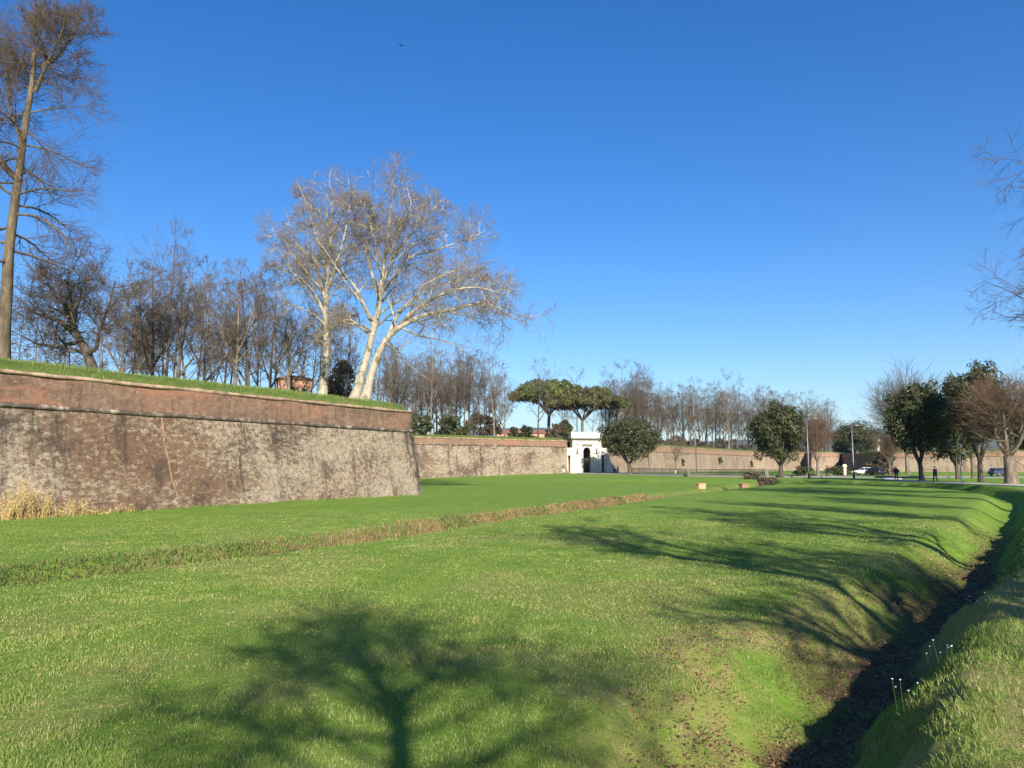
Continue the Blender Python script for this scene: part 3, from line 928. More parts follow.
def round_bare_proto(seed, w=5.0, h=8.0, trunk=2.4, r0=.4, nl=7, matC='twig_russet', matT='bark_grey', dense=(10, 9, 9), rmin=.012):
    """broad bare crown of very fine twigs on stout knuckled limbs"""
    g = np.random.default_rng(seed); limbs = []
    P, Rd = limb([(0, 0, -.4), (0.05, .03, trunk * .5), (.1, 0, trunk)], r0, r0 * .85, 8, g, .03)
    limbs0 = (P, flare(Rd, .45, .25)); b = P[0, -1]; arms = []
    for q in range(nl):
        a = q * 6.283 / nl * (1.0 if q else 1) + g.random() * .5; k = .25 + .75 * ((q * 2.4) % 1)
        e = b + np.array([math.cos(a) * w * .62 * k, math.sin(a) * w * .62 * k, h * (.72 - .25 * k)])
        m = b + (e - b) * .4 + np.array([math.cos(a), math.sin(a), -.3]) * w * .10
        arms.append(limb([b - np.array([0, 0, .15]), m, e], r0 * .5, r0 * .13, 10, g, .05))
    tk, cr = Geo(), Geo(); tk.add(*limbs0, 12)
    for a_ in arms: tk.add(*a_, 7)
    cur = arms
    for q, lv in enumerate([dict(cnt=dense[0], t0=.3, t1=1, ang=48, asd=12, lenf=lambda t: .60 * (1.2 - .5 * t), rr=.45, npts=6, wob=.12, up=.06, rmin=.03),
                            dict(cnt=dense[1], t0=.15, t1=1, ang=44, asd=14, lenf=lambda t: .62 * (1.1 - .4 * t), rr=.5, npts=4, wob=.13, up=.05, rmin=rmin * 1.4),
                            dict(cnt=dense[2], t0=.1, t1=1, ang=34, asd=12, lenf=lambda t: .75 * (1.1 - .4 * t), rr=.6, npts=3, wob=.10, up=.04, rmin=rmin)]):
        cur = [sprout(P_, R_, g, **lv) for P_, R_ in cur]
        for P_, R_ in cur: (tk if q < 1 else cr).add(P_, R_, 5 if q == 0 else 3)
    return (tk.mesh('trunk', M[matT]), cr.mesh('crown', M[matC]), 'crown')


def px_limb(pts, D, base, r0, r1, n, g, wob=.05, dz0=0.0):
    """control points given as (u, v, depth offset) on the survey photo, in metres relative to the tree's base"""
    out = []
    for u, v, dd in pts:
        q = np.array(P3(u, v, D + dd)); out.append(q - base)
    return limb(out, r0, r1, n, g, wob)


# --- the two pale plane trees
g = np.random.default_rng(5)
D = 69.0
base = np.array(P3(359, 403, D)); base[2] = ZT + .5
L_ = lambda pts, r0, r1, n=14: px_limb(pts, D, base, r0, r1, n, g)
S_ = 69.0 / 769
limbs = [L_([(353, 404, .4), (365, 362, .2), (376, 320, 0), (383, 275, -.4), (389, 238, -.2), (393, 200, .2), (396, 186, 0)], .44, .04, 20),
         L_([(364, 404, -.4), (374, 366, -.6), (390, 335, -1), (421, 316, -1.8), (456, 308, -2.2), (486, 302, -2.6), (515, 318, -3)], .42, .04, 18),
         L_([(379, 300, 0), (364, 246, .6), (357, 212, 1.4), (352, 194, 2)], .17, .03),
         L_([(381, 292, -.2), (394, 280, 1.2), (409, 258, 2.5), (438, 250, 3.6), (468, 240, 4.5), (486, 232, 5)], .19, .03),
         L_([(388, 337, -.8), (400, 312, .6), (416, 296, 1.8), (438, 277, 2.8), (466, 270, 3.6), (494, 285, 4.6)], .19, .03),
         L_([(373, 325, .1), (354, 285, 1.4), (335, 271, 2.6), (312, 262, 3.8)], .20, .04),
         L_([(371, 335, .1), (350, 320, -1.2), (331, 329, -2.4), (318, 340, -3)], .15, .04),
         L_([(378, 318, -.2), (386, 275, -1.8), (400, 230, -3.2), (412, 204, -4)], .18, .03),
         L_([(392, 258, -.3), (412, 232, .8), (430, 214, 1.6), (441, 200, 2.2)], .16, .04),
         L_([(393, 330, -1), (430, 300, -3), (470, 288, -4.4), (505, 295, -5)], .18, .04),
         L_([(384, 265, -.3), (372, 230, -1.6), (372, 202, -2.6)], .15, .04)]
limbs[0] = (limbs[0][0], flare(limbs[0][1], .4, .06)); limbs[1] = (limbs[1][0], flare(limbs[1][1], .4, .06))
plane_lv = [dict(cnt=20, t0=.30, t1=1.0, ang=52, asd=14, lenf=lambda t: .27 * (1.25 - .70 * t), rr=.42, npts=7, wob=.13, up=.02, rmin=.03),
            dict(cnt=8, t0=.2, t1=1, ang=46, asd=14, lenf=lambda t: .50 * (1.15 - .45 * t), rr=.5, npts=5, wob=.15, up=.0, rmin=.016),
            dict(cnt=7, t0=.2, t1=1, ang=44, asd=16, lenf=lambda t: .56 * (1.1 - .4 * t), rr=.6, npts=4, wob=.16, up=-.02, rmin=.011),
            dict(cnt=4, t0=.2, t1=1, ang=40, asd=16, lenf=lambda t: .6, rr=.7, npts=3, wob=.15, up=-.04, rmin=.0085)]
plane_lv[3]['cnt'] = 3; plane_lv[2]['cnt'] = 6; plane_lv[1]['rmin'] = .02; plane_lv[1]['cnt'] = 8; plane_lv[0]['cnt'] = 22; plane_lv[2]['rmin'] = .011; plane_lv[3]['rmin'] = .0075
pl = make_tree([(limbs, plane_lv)], M['bark_plane'], M['twig_plane'], 51, 10, wood=2)
place('plane_tree', pl, tuple(base), label='huge spreading bare plane tree with pale forked trunk at the bastion edge')
D = 71.0
base = np.array(P3(323, 397, D)); base[2] = ZT + .5
limbs = [L_([(322, 398, 0), (326, 350, 0), (326, 308, .1), (328, 273, .3), (331, 232, .2), (333, 200, 0), (334, 192, 0)], .40, .05, 20),
         L_([(326, 302, .1), (316, 268, 1), (303, 250, 2), (284, 240, 2.6), (270, 236, 3)], .18, .04),
         L_([(326, 318, .1), (312, 290, -1), (290, 272, -2), (268, 266, -3)], .17, .04),
         L_([(327, 290, .2), (338, 258, -1.4), (346, 225, -2), (350, 200, -2.6)], .16, .04),
         L_([(328, 275, .2), (318, 240, 1.6), (308, 208, 2.4), (302, 192, 3)], .15, .04),
         L_([(326, 335, 0), (340, 320, 1.2), (352, 316, 2.4)], .11, .03)]
limbs[0] = (limbs[0][0], flare(limbs[0][1], .35, .06))
pl2 = make_tree([(limbs, plane_lv)], M['bark_plane'], M['twig_plane'], 57, 10, wood=2)
place('plane_tree', pl2, tuple(base), label='slimmer pale plane tree with straight trunk, left of the forked one')

# --- tall tree on the left with drooping fans of fine twigs
D = 43.0
base = np.array(P3(3, 358, D)); base[2] = ZT + .5
limbs = [L_([(1, 362, 0), (6, 300, 0), (11, 240, 0), (19, 185, .1), (26, 130, .2), (33, 88, .2), (35, 52, .2)], .36, .12, 18),
         L_([(35, 92, .2), (42, 76, -.1), (48, 62, -.3), (56, 46, -.6), (64, 30, -.8), (68, 14, -1)], .13, .025),
         L_([(42, 76, -.1), (45, 55, .5), (42, 36, 1), (40, 16, 1.4)], .10, .03),
         L_([(48, 64, -.3), (62, 50, .5), (72, 36, 1.2), (78, 26, 1.6)], .10, .03),
         L_([(20, 182, 0), (0, 160, 0), (-18, 120, 0), (-24, 80, 0), (-20, 40, .3)], .20, .04),
         L_([(24, 150, .1), (14, 120, 1), (8, 85, 1.6), (12, 50, 2)], .13, .03)]
limbs[0] = (limbs[0][0], flare(limbs[0][1], .4, .06))
tall_lv = [dict(cnt=26, t0=.30, t1=1.0, ang=74, asd=12, lenf=lambda t: .175 * (1.3 - .45 * t), rr=.34, npts=9, wob=.09, up=lambda q: -.10 if q < .75 else .12, rmin=.022),
           dict(cnt=11, t0=.12, t1=1, ang=42, asd=14, lenf=lambda t: .46 * (1.15 - .5 * t), rr=.45, npts=6, wob=.12, up=lambda q: .02, rmin=.013),
           dict(cnt=8, t0=.1, t1=1, ang=34, asd=12, lenf=lambda t: .55 * (1.1 - .4 * t), rr=.55, npts=4, wob=.12, up=.02, rmin=.009),
           dict(cnt=4, t0=.1, t1=1, ang=30, asd=10, lenf=lambda t: .62, rr=.7, npts=3, wob=.1, up=.0, rmin=.0065)]
top_lv = [dict(cnt=10, t0=.25, t1=1.0, ang=52, asd=12, lenf=lambda t: .42 * (1.2 - .5 * t), rr=.4, npts=7, wob=.11, up=.03, rmin=.022),
          dict(cnt=9, t0=.15, t1=1, ang=42, asd=14, lenf=lambda t: .5 * (1.15 - .5 * t), rr=.45, npts=5, wob=.12, up=.03, rmin=.013),
          dict(cnt=7, t0=.1, t1=1, ang=34, asd=12, lenf=lambda t: .6 * (1.1 - .4 * t), rr=.55, npts=4, wob=.12, up=.02, rmin=.009),
          dict(cnt=4, t0=.1, t1=1, ang=28, asd=10, lenf=lambda t: .6, rr=.7, npts=3, wob=.1, up=.0, rmin=.008)]
tt = make_tree([(limbs[:1], tall_lv), (limbs[1:], top_lv)], M['bark_tall'], M['twig_brown'], 61, 12, wood=1)
place('tall_bare_tree', tt, tuple(base), label='very tall bare tree with thick sunlit trunk, leftmost on the bastion')

# --- leaning dark tree beside it
D = 52.0
base = np.array(P3(91, 366, D)); base[2] = ZT + .45
limbs = [L_([(97, 386, 0), (92, 368, 0), (84, 348, 0), (72, 332, .1), (60, 322, .4), (42, 316, .8), (28, 312, 1)], .42, .06, 16),
         L_([(76, 335, .1), (68, 312, -.4), (58, 296, -.8), (44, 282, -1)], .22, .05),
         L_([(80, 342, 0), (60, 346, 1), (38, 344, 1.6), (24, 338, 2)], .17, .05),
         L_([(72, 330, .1), (76, 312, 1), (70, 296, 1.5), (66, 276, 2)], .18, .04),
         L_([(86, 356, 0), (96, 346, -.8), (98, 330, -1), (108, 305, -1.4), (114, 280, -1.6)], .16, .04)]
lean_lv = [dict(cnt=9, t0=.25, t1=1, ang=52, asd=14, lenf=lambda t: .42 * (1.2 - .5 * t), rr=.45, npts=7, wob=.14, up=.08, rmin=.03),
           dict(cnt=7, t0=.2, t1=1, ang=46, asd=14, lenf=lambda t: .58 * (1.15 - .5 * t), rr=.5, npts=5, wob=.15, up=.05, rmin=.018),
           dict(cnt=6, t0=.15, t1=1, ang=42, asd=14, lenf=lambda t: .62, rr=.6, npts=4, wob=.15, up=.02, rmin=.012),
           dict(cnt=4, t0=.15, t1=1, ang=36, asd=14, lenf=lambda t: .62, rr=.7, npts=3, wob=.14, up=.0, rmin=.010)]
lt = make_tree([(limbs, lean_lv)], M['bark_dark'], M['twig_brown'], 71, 9)
place('leaning_tree', lt, tuple(base), label='dark crooked bare tree leaning left with long low limbs')

# --- bare tree kinds used by the rows
BARE = [bare_proto(101, fork=2), bare_proto(102, fork=1, spread=.34, n1=14, ang=46, matC='twig_grey', matT='bark_dark'),
        bare_proto(103, fork=3, spread=.36, r0=.30, matC='twig_brown'),
        bare_proto(104, fork=2, spread=.36, ang=54, matT='bark_dark', matC='twig_dark', t0=.3),
        bare_proto(105, fork=4, spread=.34, ang=44, r0=.33, matC='twig_grey')]
THIN = [bare_proto(111, r0=.15, spread=.26, n1=12, ang=46, t0=.25, nt=(6, 5, 3), rmin=.013, matT='bark_dark', matC='twig_brown'),
        bare_proto(112, r0=.17, spread=.28, n1=11, ang=50, t0=.3, nt=(6, 5, 3), rmin=.013, fork=1, matT='bark_grey', matC='twig_grey'),
        bare_proto(113, r0=.16, spread=.30, n1=11, ang=44, t0=.22, nt=(6, 5, 3), rmin=.013, fork=2, matT='bark_grey', matC='twig_brown')]


def stand(proto, u, D, vtop, zb, label, name='bare_tree', group=None, rz=None, fat=1.0, H=16.0, tilt=(0, 0)):
    h = zat(vtop, D) - zb
    s = h / (H * .98)
    x = xat(u, D, zb)
    return place(name, proto, (x, D, zb), (s * fat, s * fat, s), random.random() * 6.28 if rz is None else rz, label, 'tree', group, tilt)


ZB = ZT + .5
# trees on the left bastion that one can tell apart
stand(BARE[3], 152, 72, 262, ZB, 'thick dark trunked bare tree standing just right of the leaning tree')
stand(BARE[2], 176, 70, 262, ZB, 'bare tree with pale forked trunk beside the dark stump')
stand(BARE[1], 163, 86, 237, ZB, 'taller narrow bare tree whose top rises above the bastion row', fat=.62)
stand(BARE[0], 203, 80, 262, ZB, 'bare tree with dark upright trunk right of the tall narrow one', fat=.8)
stand(BARE[4], 234, 82, 272, ZB, 'pale trunked bare tree in the middle of the bastion row', fat=.85)
stand(BARE[1], 250, 84, 270, ZB, 'dark bare tree standing close beside the pale trunked one', fat=.9, rz=2.2)
stand(BARE[2], 288, 78, 283, ZB, 'bushy bare tree in front of the small pink hut', fat=.95, rz=4.0)
stand(BARE[0], 119, 88, 268, ZB, 'bare tree with rounded crown behind the leaning tree', fat=.85, rz=1.0)
stand(BARE[3], 268, 96, 282, ZB, 'slender dark bare tree behind and left of the pink hut', fat=.8, rz=5.0)
stand(THIN[0], 345, 92, 310, ZB, 'thin dark bare tree behind the trunks of the two plane trees')
stand(BARE[1], 398, 100, 345, ZB, 'low dark bare tree behind the right of the forked plane', fat=1.1, rz=.6)
# thinner ones deeper in: nothing tells them apart
for q, (u, D, vt) in enumerate([(12, 92, 300), (30, 88, 296), (48, 95, 298), (64, 90, 300), (103, 90, 285), (112, 98, 278), (128, 92, 275), (137, 99, 282), (145, 104, 275), (160, 98, 276), (170, 106, 280), (186, 92, 268), (194, 100, 276),
                                (212, 95, 276), (222, 104, 280), (228, 92, 284), (242, 100, 278), (258, 104, 284), (275, 110, 290), (297, 104, 292), (308, 98, 300), (316, 110, 300), (334, 106, 312), (338, 100, 322), (352, 112, 325)]):
    stand(THIN[q % 3], u, D, vt + random.uniform(-5, 5), ZB, 'slim bare tree in the crowd of thin trunks on the left bastion', group='thin bare trees crowded on the left bastion', fat=1.0)
# trees behind the curtain wall, left of the umbrella pines
ZC = 7.3
stand(THIN[1], 494, 150, 335, ZC, 'tallest slender bare tree behind the curtain wall, rightmost before the gap of hills', fat=.9)
stand(THIN[0], 465, 152, 340, ZC, 'straight dark bare tree behind the curtain wall, tall and narrow', fat=.95)
stand(BARE[4], 430, 148, 352, ZC, 'pale straight trunked bare tree just right of the bastion corner', fat=.7)
stand(THIN[2], 481, 162, 350, ZC, 'slight bare tree between the two tall slender ones', fat=.9)
for q, (u, D, vt) in enumerate([(412, 155, 352), (420, 168, 358), (441, 165, 352), (448, 150, 362), (455, 175, 355), (474, 178, 358), (488, 172, 365), (501, 158, 372), (405, 170, 355), (437, 180, 360), (386, 150, 352), (376, 160, 350), (394, 165, 350), (408, 145, 360), (416, 150, 368), (425, 160, 356), (434, 156, 364), (444, 172, 368), (452, 162, 362), (460, 158, 366), (470, 166, 358), (478, 154, 372), (485, 168, 360), (497, 165, 362), (505, 176, 376)]):
    stand((BARE + THIN)[q % 8], u, D, vt + random.uniform(-4, 4), ZC, 'bare tree in the thicket between bastion corner and hills', group='bare trees in the thicket behind the curtain wall', fat=.85)
stand(BARE[1], 538, 158, 362, ZC, 'bare tree standing alone before the left umbrella pine', fat=.75)
# umbrella pines
PINE = [umbrella_pine_proto(201), umbrella_pine_proto(207, w=7.4, h=4.0, trunk=3.6, mat='leaf_pine_brown')]


def crowned(proto, u, D, zb, vtop, wpx, w0, h0, label, name, rz=None):
    sz = (zat(vtop, D) - zb) / h0; sx = wpx / 2 * D / F / w0
    return place(name, proto, (xat(u, D, zb), D, zb), (sx, sx, sz), random.random() * 6.28 if rz is None else rz, label, 'tree')


crowned(PINE[0], 549, 182, ZC, 377, 74, 6.5, 7.9, 'green umbrella pine with flat crown, left of the pair by the gate', 'umbrella_pine')
crowned(PINE[1], 583, 178, ZC, 382, 76, 7.4, 8.2, 'browner umbrella pine, right of the pair behind the white gate', 'umbrella_pine')
stand(THIN[1], 592, 171, 392, ZC, 'pale forked bare tree just behind the white gate', fat=1.1)
stand(THIN[2], 563, 175, 388, ZC, 'small bare tree in front of the two umbrella pines', fat=1.1)
stand(THIN[0], 577, 205, 368, ZC, 'bare treetop rising behind the umbrella pines', fat=1.0)
stand(BARE[2], 622, 196, 366, ZC, 'broad bare tree just right of the umbrella pines', fat=1.0)
stand(BARE[0], 646, 205, 363, ZC, 'tallest bare tree behind the round evergreen by the gate', fat=1.0)
stand(BARE[3], 634, 212, 372, ZC, 'dark bare tree between the two broad bare crowns', fat=.9)
stand(THIN[1], 695, 226, 377, ZC, 'tall thin bare tree with bent top rising above the long wall', fat=1.1)
stand(BARE[2], 729, 250, 376, ZC, 'forked bare tree with tallest crown above the long wall', fat=.75)
# wood along the long wall
env = lambda u: float(np.interp(u, [600, 640, 660, 690, 720, 745, 770, 800, 830, 850, 875], [385, 375, 390, 388, 388, 390, 394, 398, 402, 412, 420]))
wallD = lambda u: float(np.interp(u, [600, 640, 750, 806, 840], [168, 182, 266, 296, 305]))
u = 604.0; q = 0
while u < 832:
    for row in range(2):
        D = wallD(u) + 8 + row * 22 + random.random() * 14
        stand((THIN + BARE)[(q * 3 + row) % 8], u + random.uniform(-2, 2) + row * 3, D, env(u) + random.uniform(-5, 9), ZC - .4, 'bare tree in the dense leafless wood along the long wall',
              group='bare trees in the wood along the long wall', fat=random.uniform(.7, 1.0))
        q += 1
    u += 6.2
stand(BARE[1], 834, 300, 404, ZC - .4, 'small bare treetop left of the rampart evergreen', fat=.9)

# evergreens
LOWOAK = evergreen_proto(305, w=6.0, h=9.0, trunk=.5, fork=False, flatbase=.9)
OAK = [evergreen_proto(301, w=5.2, h=8.6, trunk=2.5), evergreen_proto(302, w=4.6, h=9.2, trunk=2.2), evergreen_proto(303, w=4.4, h=9.4, trunk=2.6, egg=.15), evergreen_proto(304, w=4.6, h=10.6, trunk=3.2, fork=True, egg=.1)]
crowned(OAK[0], 630, 146, gz(xat(630, 146), 146) - .05, 415, 56, 5.2, 11.1, 'round evergreen oak standing right beside the white gate', 'evergreen_oak')
crowned(OAK[1], 781, 126, gz(xat(781, 126), 126) - .05, 401, 57, 4.6, 11.4, 'round evergreen oak alone at the far end of the lawn', 'evergreen_oak', 1.0)
crowned(LOWOAK, 857, 246, 5.9, 422, 46, 6.0, 9.2, 'wide evergreen oak growing up on the rampart behind the lamp posts', 'evergreen_oak', 2.0)
crowned(OAK[2], 922, 97, gz(xat(922, 97), 97) - .05, 380, 66, 4.4, 12.0, 'dark evergreen oak with single trunk beside the left walker', 'evergreen_oak', 3.0)
crowned(OAK[3], 981, 89, gz(xat(981, 89), 89) - .05, 361, 66, 4.6, 13.8, 'tallest evergreen oak, behind the russet bare tree by the path', 'evergreen_oak', .5)
crowned(OAK[1], 958, 110, gz(xat(958, 110), 110) - .05, 392, 52, 4.6, 11.4, 'evergreen oak between the two larger ones, farther back', 'evergreen_oak', 2.5)
crowned(OAK[2], 1040, 118, gz(xat(1040, 118), 118) - .05, 392, 60, 4.4, 12.0, 'evergreen oak at the right edge behind the russet tree', 'evergreen_oak', 1.5)

# round crowns of fine twigs
RND = [round_bare_proto(401), round_bare_proto(402, w=5.5, h=8.5, trunk=2.8, r0=.55, nl=6), round_bare_proto(403, w=5.2, h=10.5, trunk=3.0, r0=.30, nl=8, matC='twig_grey', matT='bark_grey')]
crowned(RND[0], 818, 135, gz(xat(818, 135), 135), 409, 40, 5.6, 11.0, 'rounded russet bare tree beside the evergreen at the end of the lawn', 'russet_tree', .3)
crowned(RND[1], 1012, 80, gz(xat(1012, 80), 80) - .1, 369, 128, 6.2, 11.6, 'big russet bare tree with stout forked trunk by the path', 'russet_tree', 2.6)
crowned(RND[2], 908, 175, gz(xat(908, 175), 175), 374, 74, 5.8, 13.2, 'pale grey bare tree behind the dark evergreen oak', 'bare_tree', 1.0)
crowned(RND[0], 890, 150, gz(xat(890, 150), 150), 425, 28, 5.6, 11.0, 'small russet bare tree left of the dark evergreen oak', 'russet_tree', 3.3)
stand(THIN[2], 675, 152, 428, gz(xat(675, 152), 152), 'slender young bare tree on the grass before the long wall', fat=1.5)
stand(BARE[3], 972, 116, 400, gz(xat(972, 116), 116), 'bent bare tree trunk behind the right walker', fat=.8)

# the avenue on the right of the path: mostly beyond the frame, they throw the long shadows on the lawn
ROWT = [bare_proto(501, H=16, r0=.30, fork=4, spread=.30, n1=17, ang=54, t0=.3, nt=(8, 8, 5), rmin=.008, up=.04, ftop=.30)]
for x, y, h, wd, rz, lab in [(47.5, 60.0, 21.5, 1.15, .4, 'tall bare avenue tree, its twigs entering at the right edge of the sky'),
                             (38.6, 45.5, 20.5, .72, 1.9, 'nearer bare avenue tree whose branch tips reach in at the right edge'),
                             (31.4, 36.5, 24.5, 1.02, 3.1, 'bare avenue tree off the right edge shading the far lawn'),
                             (25.6, 27.4, 15, .70, 4.4, 'bare avenue tree off the right edge shading the lawn by the ditch bend'),
                             (20.0, 18.8, 15, .75, 0.2, 'bare avenue tree off the right edge shading the middle lawn'),
                             (14.4, 10.0, 15, .85, 5.2, 'bare avenue tree off the right edge throwing long shadow streaks'),
                             (8.3, 1.5, 14, .9, 1.2, 'bare avenue tree off the right edge throwing the branching mid shadow')]:
    k = h / 15.5
    place('avenue_tree', ROWT[0], (x, y, gz(x, y)), (k * wd, k * wd, k), rz, lab, 'tree')
# trees on the bank behind and right of the viewer, shading the near ditch
ga = np.random.default_rng(88)
limbs = [limb([(0, 0, -.3), (.08, 0, 3), (0, 0, 6.5)], .30, .22, 10, ga, .02)]
for ax, ay, z_, r_ in ((-3.1, 0, .55, .15), (-2.3, .5, 1.0, .10), (-1.3, -.4, 1.3, .10), (-.4, .8, 1.6, .09), (.8, -.6, 1.4, .09), (1.7, .6, .9, .10), (2.5, 0, .3, .10), (-1.8, -.8, .1, .08)):
    e = np.array([ax, ay, 6.5 + z_]); limbs.append(limb([(0, 0, 6.4), (ax * .5, ay * .5, 6.5 + z_ * .62), e], r_, .02, 10, ga, .06))
STOUT = make_tree([(limbs[:1], []), (limbs[1:], [dict(cnt=8, t0=.2, t1=1, ang=46, asd=14, lenf=lambda t: .36 * (1.25 - .6 * t), rr=.5, npts=5, wob=.14, up=.03, rmin=.014),
                   dict(cnt=6, t0=.15, t1=1, ang=42, asd=14, lenf=lambda t: .6, rr=.6, npts=4, wob=.14, up=.02, rmin=.010), dict(cnt=5, t0=.2, t1=1, ang=38, asd=12, lenf=lambda t: .62, rr=.7, npts=3, wob=.13, up=.0, rmin=.008)])], M['bark_grey'], M['twig_brown'], 89, 10)
place('avenue_tree', STOUT, (8.3, -4.4, gz(8.3, -4.4)), 1.0, 0, 'stout bare tree right behind the viewer throwing the thick limb shadow at the ditch', 'tree')
place('avenue_tree', RND[0], (12.6, -4.6, gz(12.6, -4.6)), (.5, .5, 1.15), 2.0, 'dense bare tree right behind the viewer shading the near right bank', 'tree')
# tall old tree far behind the viewer: only the shadow of its top reaches into the view
gy = np.random.default_rng(77)
ZK = 6.85
limbs = [limb([(0, 0, -.3), (.06, 0, 2.5), (-.05, .03, 4.8), (.0, 0, ZK)], .135, .10, 14, gy, .02)]
K0 = np.array([0, 0, ZK])
for (ax, z_, r_, bend, z0) in ((-.76, 2.7, .11, .15, 0), (-1.6, 1.45, .085, .3, .1), (-2.0, .45, .08, .35, -.3), (-1.8, -.15, .07, .3, -.9), (-.35, 1.5, .075, .0, .5), (.75, 1.5, .09, .25, .1), (1.7, 1.2, .06, .2, .6), (2.5, .85, .08, .1, -.6), (2.9, .35, .09, .0, -1.1), (-1.2, 2.1, .07, .2, .4), (-.5, 2.2, .07, .1, .2), (-1.0, 1.5, .07, .2, 0), (-1.9, .9, .07, .2, -.1), (-.05, 1.9, .06, .1, .3), (.4, 1.9, .06, .1, .2), (1.2, 1.5, .07, .1, .0), (2.1, 1.0, .06, .1, -.2), (-1.4, .5, .06, .2, -.6), (1.6, .5, .06, .1, -.8)):
    b_ = K0 + np.array([ax * .03, 0, z0]); e = K0 + np.array([ax, gy.normal(0, .7), z_]); m = b_ + (e - b_) * .5 + np.array([ax * .02, 0, -bend * .25])
    if z0 > 0: b_ = limbs[1][0][0, int(9 * z0 / 2.9 * 1.0)] if len(limbs) > 1 else b_
    limbs.append(limb([b_, m, e], r_ * .62, .010, 10, gy, .06))
yl = [dict(cnt=8, t0=.22, t1=1, ang=40, asd=14, lenf=lambda t: .40 * (1.25 - .6 * t), rr=.5, npts=5, wob=.14, up=.04, rmin=.014),
      dict(cnt=7, t0=.15, t1=1, ang=42, asd=14, lenf=lambda t: .6, rr=.6, npts=4, wob=.14, up=.03, rmin=.008), dict(cnt=3, t0=.2, t1=1, ang=38, asd=12, lenf=lambda t: .62, rr=.7, npts=3, wob=.13, up=.0, rmin=.0065)]
YOUNG = make_tree([(limbs[:1], []), (limbs[1:], yl)], M['bark_grey'], M['twig_brown'], 78, 10)
place('old_tree', YOUNG, (1.72, -8.3, gz(1.72, -8.3)), 1.0, math.radians(-10), 'bare tree standing behind the viewer throwing the branching shadow in front', 'tree')

# ------------------------------------------------------------------ the white gate
gzv = gz(GATE[0], GATE[1] - 1) - .05
gate = empty('city_gate', (GATE[0], GATE[1], gzv), .22, 'small white marble city gate with arched doorway set into the brick wall', 'gate')
arch = [(-.85, 0)] + [(-.85, 4.5)] + [(.80 * math.cos(a) - .05, 4.5 + .85 * math.sin(a)) for a in np.linspace(math.pi, 0, 13)] + [(.75, 4.5), (.75, 0)]
mb = MB(); mb.prism([(-3.1, 0), *arch, (3.1, 0), (3.1, 6.95), (-3.1, 6.95)], -.45, .25)
mb.box(-3.1, -2.6, .25, 1.3, 0, 6.95); mb.box(2.6, 3.1, .25, 1.3, 0, 6.95); mb.box(-2.6, 2.6, .25, 1.3, 6.6, 6.93)
mb.build('facade', M['marble'], gate)
mb = MB()
for x in (-2.75, -1.55, 1.45, 2.65): mb.box(x - .22, x + .22, -.60, -.452, .5, 5.7, .02, .0); mb.box(x - .28, x + .28, -.66, -.452, 0, .5); mb.box(x - .29, x + .29, -.66, -.452, 5.7, 5.95)
mb.build('pilaster', M['marble'], gate, .015)
mb = MB(); mb.box(-3.25, 3.25, -.72, -.452, 5.98, 6.25); mb.box(-3.2, 3.2, -.62, -.452, 6.5, 6.72)
mb.build('frieze', M['marble'], gate, .02)
mb = MB(); mb.box(-3.55, 3.55, -.9, 1.5, 6.96, 7.22, -.08, -.06); mb.build('cornice', M['marble_dirty'], gate)
mb = MB(); mb.box(-3.45, 3.45, -.75, 1.4, 7.23, 8.35)
for k in range(9): mb.box(-3.3 + k * .76, -2.78 + k * .76, -.83, -.752, 7.4, 8.15, .05, 0)
mb.box(-3.55, 3.55, -.85, 1.5, 8.353, 8.5)
for x in (-3.0, 0.2, 3.1): mb.box(x - .25, x + .25, -.6, 0, 8.503, 8.75, .06, .06)
mb.build('attic', M['marble'], gate, .02)
mb = MB(); mb.box(-1.15, 1.05, -.56, -.455, 5.55, 5.82); mb.build('plaque', M['marble_dirty'], gate, .01)
mb = MB()
ring = [(1.05 * math.cos(a) - .05, 4.5 + 1.1 * math.sin(a)) for a in np.linspace(0, math.pi, 15)] + [(.86 * math.cos(a) - .05, 4.5 + .91 * math.sin(a)) for a in np.linspace(math.pi, 0, 15)]
mb.prism(ring, -.55, -.452); mb.build('archivolt', M['marble'], gate)
for x in (-2.15, 2.05):
    mb = MB(); mb.ball((x, -.55, 4.65), (.16, .14, .42)); mb.ball((x, -.56, 5.18), (.11, .11, .13)); mb.box(x - .25, x + .25, -.62, -.455, 4.05, 4.25)
    mb.build('statue', M['marble_dirty'], gate, smooth_sh=True)
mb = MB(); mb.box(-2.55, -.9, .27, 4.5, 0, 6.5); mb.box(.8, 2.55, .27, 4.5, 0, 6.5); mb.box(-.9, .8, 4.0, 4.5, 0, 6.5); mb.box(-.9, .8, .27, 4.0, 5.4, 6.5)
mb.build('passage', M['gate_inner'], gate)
mb = MB(); mb.box(-.84, -.06, .9, .98, .05, 3.1); mb.box(-.04, .74, .9, .98, .05, 3.1); mb.build('door', M['gate_dark'], gate)
